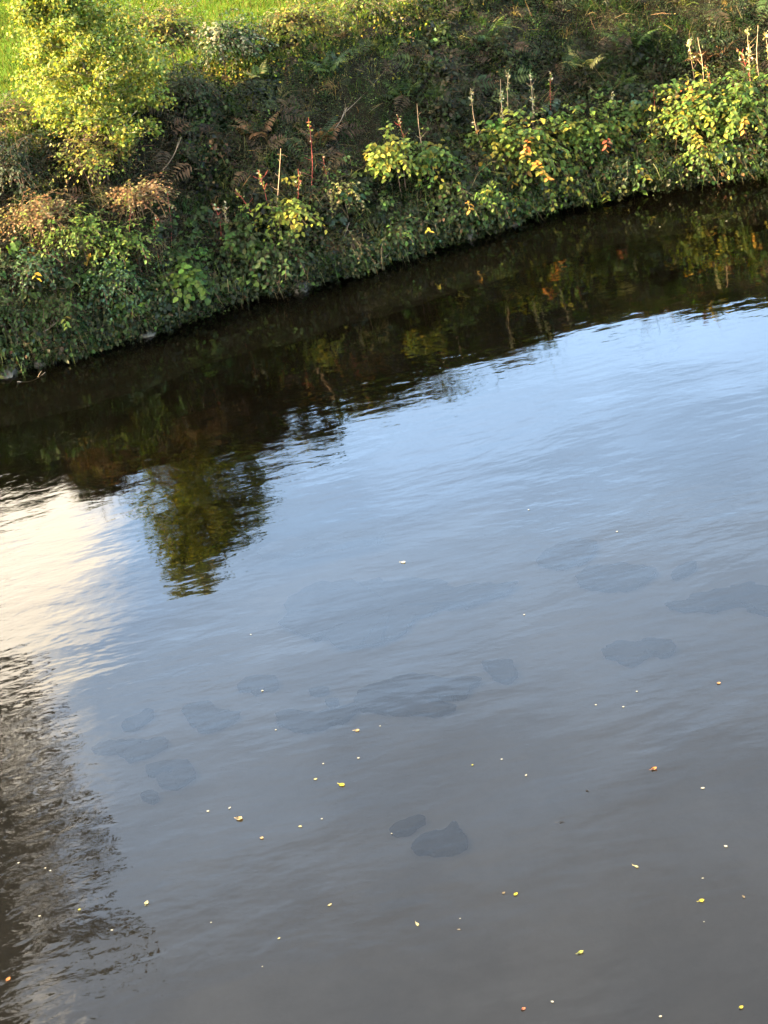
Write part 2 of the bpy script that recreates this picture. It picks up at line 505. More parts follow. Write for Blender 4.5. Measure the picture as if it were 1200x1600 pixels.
def shrub(name, label, cat, x, s, zc, rx, rz, pal, leaf=.085, nbr=46, per=11, width=.62, wood=(.09, .06, .04), group=None, ry=None, flop=.55, mat=None, sprays=()):
    """arching leafy shrub centred at height zc: stems (parts) rise from the bank, foliage is leafy sprays"""
    y = float(yw(x)) + s
    ry = ry or min(rx, .55)
    base = np.array([x, y + .12, float(ground_z(x, s + .12))])
    root = empty(name, base, label, cat, group)
    cen = np.array([x, y, zc])
    nst = 6
    tips = []
    for i in range(nst):
        a = rng.uniform(0, 6.28)
        e = cen + np.array([math.cos(a) * rx * .45, math.sin(a) * ry * .45 - .05, rz * rng.uniform(-.1, .55)])
        b0 = base + np.array([math.cos(a) * rx * .25, math.sin(a) * .08, 0]); b0[2] = float(ground_z(b0[0], b0[1] - float(yw(b0[0])))) - .04
        t = np.linspace(0, 1, 6)[:, None]
        p = b0 + (e - b0) * t + np.array([0, 0, .18]) * np.sin(t * math.pi)
        mb = MB(); mb.tube(p, np.linspace(.011, .005, 6), jit(wood, 1)[0])
        mb.build('stem', M_STEM, root, base)
        tips.append(p)
    mb = MB()
    for i in range(nbr):
        st = tips[rng.integers(nst)]
        b0 = st[rng.integers(2, 6)]
        d = unit(1)[0]; d[2] = abs(d[2]) * 1.0 - .35; d[1] = d[1] * .8 - .25
        k_ = rng.uniform(.55, 1.25)
        if rng.random() < .12: d = d + np.array([0, 0, .9]); k_ = rng.uniform(1.2, 1.55)
        e = cen + d / np.linalg.norm(d) * np.array([rx, ry, rz]) * k_
        t = np.linspace(0, 1, per + 2)
        p = b0 + (e - b0) * t[:, None]
        p[:, 2] += .14 * np.sin(t * 3.14) - .06 * t * t
        mb.tube(p[::3], .0028, jit(wood, 1)[0], 3)
        q = p[2:]
        n = len(q)
        al = (e - b0) / (np.linalg.norm(e - b0) + 1e-6)
        sd = np.cross(al, [0, 0, 1.]); sd /= np.linalg.norm(sd) + 1e-6
        sg = np.where(np.arange(n) % 2 == 0, 1., -1.)[:, None]
        ax = sg * sd * .9 + al * .55 + np.array([0, -.1, -flop]) + rng.normal(0, .28, (n, 3))
        nr = np.array([0, -.35, 1.0]) + rng.normal(0, .33, (n, 3)) + .35 * d
        cl = palette(pal, 1).repeat(n, 0) * .5 + palette(pal, n) * .5
        mb.leaves(q + rng.normal(0, .012, (n, 3)), ax, nr, leaf * rng.uniform(.6, 1.25, n), cl, width * rng.uniform(.85, 1.1, n))
    fo = mb.build('foliage', mat or M_LEAF, root, base); fo['kind'] = 'stuff'
    for (dx, dz, dy, n, c, lab) in sprays:          # pinnate sprays that have turned colour
        mb = MB(); b0 = cen + np.array([dx, dy, dz])
        t = np.linspace(0, 1, n)[:, None]
        p = b0 + t * np.array([rng.uniform(-.1, .1), -.10, -.20]) * (n / 9)
        mb.tube(p, .003, np.array(c) * .7, 3)
        sg = np.where(np.arange(n) % 2 == 0, 1., -1.)[:, None]
        ax = sg * np.array([1., -.1, 0]) + np.array([0, -.25, -.5]) + rng.normal(0, .38, (n, 3))
        mb.leaves(p, ax, np.array([0, -.5, .9]) + rng.normal(0, .35, (n, 3)), .10 * rng.uniform(.6, 1.15, n), jit(c, n, .3, .22), .5)
        o = mb.build('leaf_spray', M_LEAF, root, base); o['label'] = lab
    return root


def frond(length, col, npin=13, curl=.5, wid=.33):
    """one fern frond along +X in its own space, arching down; returns MB"""
    mb = MB(); t = np.linspace(0, 1, 9)
    p = np.stack([t * length * (1 - .12 * curl * t), 0 * t, length * (.55 * t - curl * t * t)], 1)
    mb.tube(p, np.linspace(.004, .0015, 9), np.array(col) * .8, 3)
    u = np.linspace(.18, .98, npin)
    q = np.stack([np.interp(u, t, p[:, k]) for k in range(3)], 1)
    w = length * wid * np.clip(1.25 * (1 - u), .06, 1) * np.clip(u * 4, .4, 1)
    for sg in (1, -1):
        ax = np.stack([.45 + 0 * u, sg + 0 * u, -.15 - .2 * u], 1) + rng.normal(0, .07, (npin, 3))
        mb.leaves(q, ax, np.tile([0, 0, 1.], (npin, 1)) + rng.normal(0, .12, (npin, 3)), w, jit(col, npin, .18, .1), .26, .04, .2)
    return mb


FRONDS = {}


def frond_mesh(kind):
    if kind not in FRONDS:
        col = {'green': (.07, .12, .03), 'pale': (.40, .38, .13), 'brown': (.17, .095, .045), 'dark': (.03, .06, .025)}[kind]
        FRONDS[kind] = []
        for i in range(3):
            mb = frond(.62, col, curl=.4 + .15 * i)
            FRONDS[kind].append(raw_mesh('frond_' + kind, np.concatenate(mb.v), [np.concatenate(mb.f3), np.concatenate(mb.f4)], M_LEAF, np.concatenate(mb.c)))
    return FRONDS[kind]


def fern(label, x, s, dz, n, kinds, size=1.0, cat='fern', name='fern', group=None, face=None):
    y = float(yw(x)) + s
    base = np.array([x, y, float(ground_z(x, s)) + dz])
    root = empty(name, base, label, cat, group)
    for i in range(n):
        me = frond_mesh(kinds[i % len(kinds)])[i % 3]
        o = link('frond', me, root)
        a = (i + rng.uniform(-.3, .3)) * 2 * math.pi / n if face is None else math.radians(face) + rng.uniform(-1, 1)
        o.rotation_euler = (rng.uniform(-.25, .25), rng.uniform(-.8, -.15), a)
        o.scale = (size * rng.uniform(.8, 1.15),) * 3
        o.location = (rng.normal(0, .03), rng.normal(0, .03), 0)
    return root


# ------------------------------------------------------------------ ground cover (uncountable: stuff)


def bank_points(n, x0=-9.5, x1=10.5, s0=.05, s1=3.6, dens=None):
    x = rng.uniform(x0, x1, n); s = rng.uniform(s0, s1, n)
    if dens is not None:
        k = rng.random(n) < dens(x, s); x, s = x[k], s[k]
    z = ground_z(x, s)
    return x, s, z


def bank_normal(x, s):
    e = .05
    dzx = (ground_z(x + e, s) - ground_z(x - e, s)) / (2 * e); dzs = (ground_z(x, s + e) - ground_z(x, s - e)) / (2 * e)
    n = np.stack([-dzx, -dzs, np.ones_like(x)], 1)
    return n / np.linalg.norm(n, axis=1, keepdims=True)


def lump(x, s):
    """thickness of the growth over the earth, in metres"""
    fl = 1 - .7 * np.clip((np.asarray(s) - 1.9) / .6, 0, 1)
    return .03 + fl * .48 * np.clip(fbm(x * 1.6, s * 1.9, 71, 3) * 2.6 - .85, 0, 1) + fl * .24 * np.clip(vnoise(x * 4.2, s * 4.6, 77) * 1.6 - .4, 0, 1)


# bramble leaves, in clumps
cx_, cs_, cz_ = bank_points(15500, dens=lambda x, s: .62 + .38 * (fbm(x * .8, s * .8, 91) > .47))
nc = len(cx_); per = 26
cn_ = bank_normal(cx_, cs_)
crad = rng.uniform(.06, .15, nc); chgt = lump(cx_, cs_) * rng.uniform(.6, 1.1, nc)
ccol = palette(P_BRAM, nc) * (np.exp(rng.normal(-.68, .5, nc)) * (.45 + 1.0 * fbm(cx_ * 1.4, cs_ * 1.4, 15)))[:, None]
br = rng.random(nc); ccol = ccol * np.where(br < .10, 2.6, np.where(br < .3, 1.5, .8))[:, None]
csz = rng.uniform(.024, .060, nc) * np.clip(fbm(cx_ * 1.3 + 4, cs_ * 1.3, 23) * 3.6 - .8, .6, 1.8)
ix = np.repeat(np.arange(nc), per); n = len(ix)
du, dv = rng.normal(0, 1, n), rng.normal(0, 1, n); rr = np.sqrt(du * du + dv * dv)
x = cx_[ix] + du * crad[ix]; s = cs_[ix] + dv * crad[ix]
pos = np.stack([x, yw(x) + s, ground_z(x, s)], 1) + cn_[ix] * (chgt[ix] * np.exp(-rr * rr * .35) * rng.uniform(.6, 1.05, n) + .02)[:, None]
dirc = np.stack([du, dv - .3, -.25 + 0 * du], 1)
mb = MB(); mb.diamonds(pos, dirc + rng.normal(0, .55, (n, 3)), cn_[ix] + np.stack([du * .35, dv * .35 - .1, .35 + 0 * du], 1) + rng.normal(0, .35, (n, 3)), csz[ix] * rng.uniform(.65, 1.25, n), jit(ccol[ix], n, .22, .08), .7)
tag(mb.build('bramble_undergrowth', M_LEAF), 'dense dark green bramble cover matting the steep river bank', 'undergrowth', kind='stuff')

# dead tangle: dry stalks and collapsed bracken
x, s, z = bank_points(60000, s0=.3, dens=lambda x, s: .10 + .55 * (fbm(x * .7 + 9, s * .9, 44) > .50))
nr = bank_normal(x, s); n = len(x)
pos = np.stack([x, yw(x) + s, z], 1) + nr * (lump(x, s) * rng.uniform(.5, 1.1, n))[:, None]
d0 = unit(n); d0 -= nr * (np.sum(d0 * nr, 1) * .75)[:, None]; d0[:, 0] += rng.choice([-.5, .7], n); d0 /= np.linalg.norm(d0, axis=1, keepdims=True)
mb = MB(); mb.blades(pos, d0, np.stack([0 * x, -.2 + 0 * x, -.5 + 0 * x], 1), rng.uniform(.10, .34, n), rng.uniform(.004, .010, n), palette([(4, (.032, .023, .012)), (2, (.07, .052, .029)), (3, (.024, .027, .010)), (1, (.045, .024, .013))], n))
tag(mb.build('dead_stalk_litter', M_THIN), 'brown dead stalks and collapsed bracken tangled over the slope', 'undergrowth', kind='stuff')

# long bank grass in tufts
nt_ = 2600
tx, ts, tz = bank_points(nt_, dens=lambda x, s: np.where(s < .5, .75, np.where(s > 2.4 + np.clip((x - 2.0) * .35, 0, 1.3), .8, .35)))
nt_ = len(tx); per = 30
x = np.repeat(tx, per) + rng.normal(0, .05, nt_ * per); s = np.repeat(ts, per) + rng.normal(0, .05, nt_ * per)
n = len(x); nr = bank_normal(x, s)
pos = np.stack([x, yw(x) + s, ground_z(x, s)], 1) + nr * (lump(x, s) * .55)[:, None]
d0 = nr * .5 + np.array([0, 0, .7]) + rng.normal(0, .38, (n, 3)); d0 /= np.linalg.norm(d0, axis=1, keepdims=True)
tc_ = np.repeat(palette([(4, (.035, .07, .017)), (2, (.065, .095, .02)), (1, (.16, .135, .055)), (3, (.022, .05, .02))], nt_), per, 0)
bend = np.stack([np.repeat(rng.normal(0, .4, nt_), per), -.55 + 0 * x, -.75 + 0 * x], 1)
mb = MB(); mb.blades(pos, d0, bend, rng.uniform(.14, .42, n), rng.uniform(.005, .011, n), jit(tc_, n, .2, .08))
m2 = 5200
x, s, z = bank_points(m2, s0=.4, dens=lambda x, s: .15 + .85 * (fbm(x * .9 + 3, s * .9, 52) > .5)); m2 = len(x); nr = bank_normal(x, s)
mb.blades(np.stack([x, yw(x) + s, z], 1) + nr * (lump(x, s) * .9)[:, None], nr * .5 + np.array([0, -.1, .25]) + rng.normal(0, .55, (m2, 3)), rng.normal(0, .35, (m2, 3)) + np.array([0, -.2, -.5]), rng.uniform(.2, .55, m2), rng.uniform(.004, .008, m2), palette([(2, (.20, .155, .08)), (3, (.08, .075, .03)), (3, (.06, .08, .025))], m2))
tag(mb.build('bank_grass', M_GRASS), 'tufts of long arching grass growing through the bank cover', 'grass', kind='stuff')

# living and withered bracken fronds sprawling over the slope
nf = 620
fx, fs, fz = bank_points(nf, s0=.7, s1=3.0, dens=lambda x, s: .25 + .75 * (fbm(x * .6 + 2, s * .7, 37) > .5)); nf = len(fx)
fn = bank_normal(fx, fs)
mb = MB(); npin = 11; u = np.linspace(.15, .97, npin)
for i in range(nf):
    L = rng.uniform(.3, .65); az = rng.uniform(0, 6.28)
    d = np.array([math.cos(az), math.sin(az) - .35, 0]); d -= fn[i] * (d @ fn[i]) * .8; d /= np.linalg.norm(d)
    b0 = np.array([fx[i], float(yw(fx[i])) + fs[i], fz[i]]) + fn[i] * (float(lump(fx[i], fs[i])) * .8 + .03)
    q = b0 + d * (u * L)[:, None] + np.array([0, 0, 1.]) * (L * (.45 * u - .6 * u * u))[:, None]
    c = np.array([(.022, .040, .011), (.032, .048, .013), (.050, .032, .017), (.035, .026, .013)][rng.integers(4)]) * rng.choice([.6, .9, 1.3, 2.2])
    sd = np.cross(fn[i], d); w = L * .34 * np.clip(1.2 * (1 - u), .07, 1) * np.clip(u * 4, .4, 1)
    for sg in (1, -1):
        mb.diamonds(q, sg * sd + d * .45 + rng.normal(0, .1, (npin, 3)), fn[i] + rng.normal(0, .15, (npin, 3)), w, jit(c, npin, .15, .08), .24)
    mb.tube(q[::3], .003, c * .8, 3)
tag(mb.build('bracken_cover', M_LEAF), 'sprawling green and withered bracken fronds over the shaded slope', 'bracken', kind='stuff')

# overhanging fringe right at the waterline
n = 13000
x = rng.uniform(-9, 10, n); s = rng.uniform(-.12, .30, n)
k = fbm(x * 1.3, s * 0 + 2, 58) + rng.normal(0, .14, n) + .12 * (x > 2) > .36
x, s = x[k], s[k]; n = len(x)
pos = np.stack([x, yw(x) + s - .12, np.maximum(ground_z(x, s), .0) + .02 + .16 * vnoise(x * 2.3, x * 0, 12) + rng.random(n) ** 1.3 * .40], 1)
ax = np.array([0, -.45, -.5]) + rng.normal(0, .5, (n, 3))
mb = MB(); mb.leaves(pos, ax, np.array([0, -.7, .8]) + rng.normal(0, .35, (n, 3)), rng.uniform(.025, .085, n), palette([(4, DARK), (3, GREEN), (2, OLIVE), (1, BLUEG), (.5, BROWN)], n) * (.2 + 1.0 * fbm(x * 2, s * 3, 19))[:, None], .7)
nc = 820; per = 15
cx_ = rng.uniform(-9, 10, nc); cs_ = rng.uniform(-.05, .95, nc)
k = fbm(cx_ * 1.1 + 5, cs_ * 1.1, 83) + rng.normal(0, .05, nc) > .44; cx_, cs_ = cx_[k], cs_[k]; nc = len(cx_)
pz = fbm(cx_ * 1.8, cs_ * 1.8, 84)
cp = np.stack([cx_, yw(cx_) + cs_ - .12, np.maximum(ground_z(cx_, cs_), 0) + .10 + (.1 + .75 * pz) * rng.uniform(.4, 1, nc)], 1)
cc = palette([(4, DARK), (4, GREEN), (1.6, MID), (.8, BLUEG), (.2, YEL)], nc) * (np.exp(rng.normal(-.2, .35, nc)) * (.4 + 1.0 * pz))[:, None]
cz_ = rng.uniform(.04, .11, nc)
ix = np.repeat(np.arange(nc), per); n3 = len(ix)
a3 = rng.uniform(0, 6.28, n3); off = np.stack([np.cos(a3), np.sin(a3) * .7 - .25, rng.uniform(-.9, .35, n3)], 1)
mb.leaves(cp[ix] + off * (cz_[ix] * rng.uniform(.3, 1.6, n3))[:, None], off + np.array([0, -.25, -.35]) + rng.normal(0, .3, (n3, 3)), np.array([0, -.6, .9]) + off * .4 + rng.normal(0, .25, (n3, 3)), cz_[ix] * rng.uniform(.7, 1.2, n3), jit(cc[ix], n3, .18, .08), .66)
m2 = 9000
x = rng.uniform(-9, 10, m2); s = rng.uniform(-.05, .35, m2)
mb.blades(np.stack([x, yw(x) + s, np.maximum(ground_z(x, s), 0) + .08 + .25 * rng.random(m2)], 1), np.array([0, -.5, .2]) + rng.normal(0, .3, (m2, 3)), np.array([[0, -.3, -.9]]).repeat(m2, 0), rng.uniform(.12, .34, m2), .007, palette([(3, (.06, .09, .03)), (3, (.16, .13, .07)), (2, DARK)], m2))
m4 = 1500
x = rng.uniform(-9, 10, m4); s = rng.uniform(-.05, .45, m4)
mb.blades(np.stack([x, yw(x) + s - .05, np.maximum(ground_z(x, s), 0) + .25 + .25 * rng.random(m4)], 1), np.array([0, -.55, .25]) + rng.normal(0, .25, (m4, 3)), np.array([[0, -.35, -1.25]]).repeat(m4, 0) + rng.normal(0, .2, (m4, 3)), rng.uniform(.35, .65, m4), rng.uniform(.006, .012, m4), palette([(3, (.05, .085, .02)), (3, (.17, .14, .07)), (2, MID), (1, (.10, .06, .03))], m4))
tag(mb.build('waterside_fringe', M_LEAF), 'low leaves and hanging grass fringing the waterline', 'vegetation', kind='stuff')

# crest growth catching the sun, and field grass
n = 26000
x = rng.uniform(-9.5, 10.5, n); s = rng.normal(3.0, .45, n) + np.clip((x - 2.0) * .35, 0, 1.3)
nr = bank_normal(x, s)
pos = np.stack([x, yw(x) + s, ground_z(x, s)], 1) + nr * (rng.random(n) * (.05 + .28 * fbm(x * 1.2, s, 63)))[:, None]
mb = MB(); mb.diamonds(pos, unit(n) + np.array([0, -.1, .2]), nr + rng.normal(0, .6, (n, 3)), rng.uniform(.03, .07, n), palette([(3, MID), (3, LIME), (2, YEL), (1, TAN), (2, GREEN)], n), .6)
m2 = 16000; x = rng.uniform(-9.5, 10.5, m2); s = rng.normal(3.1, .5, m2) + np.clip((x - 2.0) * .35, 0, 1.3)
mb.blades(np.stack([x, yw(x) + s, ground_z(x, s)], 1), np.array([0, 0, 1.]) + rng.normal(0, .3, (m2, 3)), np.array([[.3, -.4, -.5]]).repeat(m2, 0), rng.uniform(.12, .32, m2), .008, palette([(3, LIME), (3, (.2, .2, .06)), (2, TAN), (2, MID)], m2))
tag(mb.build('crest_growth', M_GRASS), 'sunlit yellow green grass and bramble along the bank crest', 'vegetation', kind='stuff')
n = 90000
x = rng.uniform(-13, 3.5, n); s = 3.3 + 22 * rng.random(n) ** 1.3
mb = MB()
mb.blades(np.stack([x, yw(x) + s, ground_z(x, s)], 1), np.array([0, 0, 1.]) + rng.normal(0, .35, (n, 3)), rng.normal(0, .5, (n, 3)), rng.uniform(.06, .15, n), .010, palette([(3, (.030, .062, .004)), (3, (.050, .080, .005)), (2.5, (.085, .085, .012)), (.8, (.13, .10, .04))], n) * (.45 + 1.1 * fbm(x * .7, s * .5, 29))[:, None])
tag(mb.build('field_grass', M_GRASS), 'short bright green pasture grass in the field above the bank', 'grass', kind='stuff')

# ------------------------------------------------------------------ young tree on the bank


def tree(name, label, base, height, lean, crown_r, crown_z0, nleaf, leaf, pal, trunk_r, nl=14, mat=None, fine=5):
    base = np.array(base, float)
    root = empty(name, base, label, 'tree')
    top = base + np.array([lean[0], lean[1], height])
    t = np.linspace(0, 1, 12)[:, None]
    tr = base + (top - base) * t + np.array([.10, .05, 0]) * np.sin(t * 5) * height / 4
    tr[0, 2] -= .25
    mb = MB(); mb.tube(tr, np.linspace(trunk_r, trunk_r * .18, 12), (1, 1, 1), 8)
    trunk = mb.build('trunk', M_BARK, root, base, True)
    tw = []
    for i in range(nl):
        mb = MB()
        u = crown_z0 + (.97 - crown_z0) * (i + rng.random()) / nl; k = np.array([np.interp(u, t[:, 0], tr[:, j]) for j in range(3)])
        a = i * 2.4 + rng.uniform(-.4, .4)
        w_ = (1 - u) / (1 - crown_z0)
        prof = 1.1 * w_ ** .8 * min(1, .55 + 1.2 * (1 - w_)) + .14
        L = crown_r * prof * rng.uniform(.8, 1.15)
        e = k + np.array([math.cos(a) * L, math.sin(a) * L, L * rng.uniform(.35, .8)])
        v = np.linspace(0, 1, 7)[:, None]
        p = k + (e - k) * v + np.array([0, 0, .12 * L]) * np.sin(v * 3.14) + rng.normal(0, .02 * L, (7, 3)) * v
        mb.tube(p, np.linspace(trunk_r * .34 * (1.1 - u * .6), trunk_r * .07, 7), (1, 1, 1), 5)
        for j in range(fine):
            w = p[rng.integers(2, 7)]
            d = unit(1)[0] * np.array([1, 1, .6]) + np.array([0, 0, .25])
            q = w + d * L * rng.uniform(.22, .5)
            pp = np.stack([w, (w + q) / 2 + rng.normal(0, .02, 3), q])
            mb.tube(pp, [trunk_r * .09, trunk_r * .06, trunk_r * .03], (1, 1, 1), 3)
            tw.append((w, q))
        mb.build('branch', M_BARK, trunk, base, True)
    mb = MB()
    idx = rng.integers(0, len(tw), nleaf)
    a = np.array([tw[i][0] for i in idx]); b = np.array([tw[i][1] for i in idx])
    pos = a + (b - a) * rng.uniform(.1, 1.12, (nleaf, 1)) + rng.normal(0, leaf * 1.15, (nleaf, 3))
    ax = (b - a); ax = ax / (np.linalg.norm(ax, axis=1, keepdims=True) + 1e-6) * .6 + rng.normal(0, .6, (nleaf, 3)) + np.array([0, 0, -.25])
    mb.leaves(pos, ax, np.array([0, 0, .8]) + rng.normal(0, .7, (nleaf, 3)), leaf * rng.uniform(.6, 1.3, nleaf), palette(pal, nleaf), .75, .10, .12)
    o = mb.build('crown', mat or M_LEAF, root, base); o['kind'] = 'stuff'
    return root


tx0, ts0 = -2.78, 1.75
tree('young_tree', 'slim young tree with small yellow green leaves on the bank, mirrored in the river', (tx0, float(yw(tx0)) + ts0, float(ground_z(tx0, ts0))),
     2.75, (-.45, .25), 1.12, .03, 27000, .056, [(5, (.16, .21, .030)), (3, (.09, .14, .022)), (3, (.25, .26, .045)), (.8, YEL)], .028, nl=54, fine=9)
# tall trees on the bank just upstream: seen as the dark mirror image at the left edge of the water
tree('tall_bank_tree', 'tall dark tree upstream, seen only as a brown reflection at the left edge', (-12.2, 33.0, 2.6), 16.0, (.1, .2), 3.7, .36, 34000, .24, [(3, (.04, .04, .015)), (2, (.06, .042, .018)), (4, DARK), (.6, BROWN)], .24, nl=40, fine=6)

# ------------------------------------------------------------------ shrubs and leafy plants

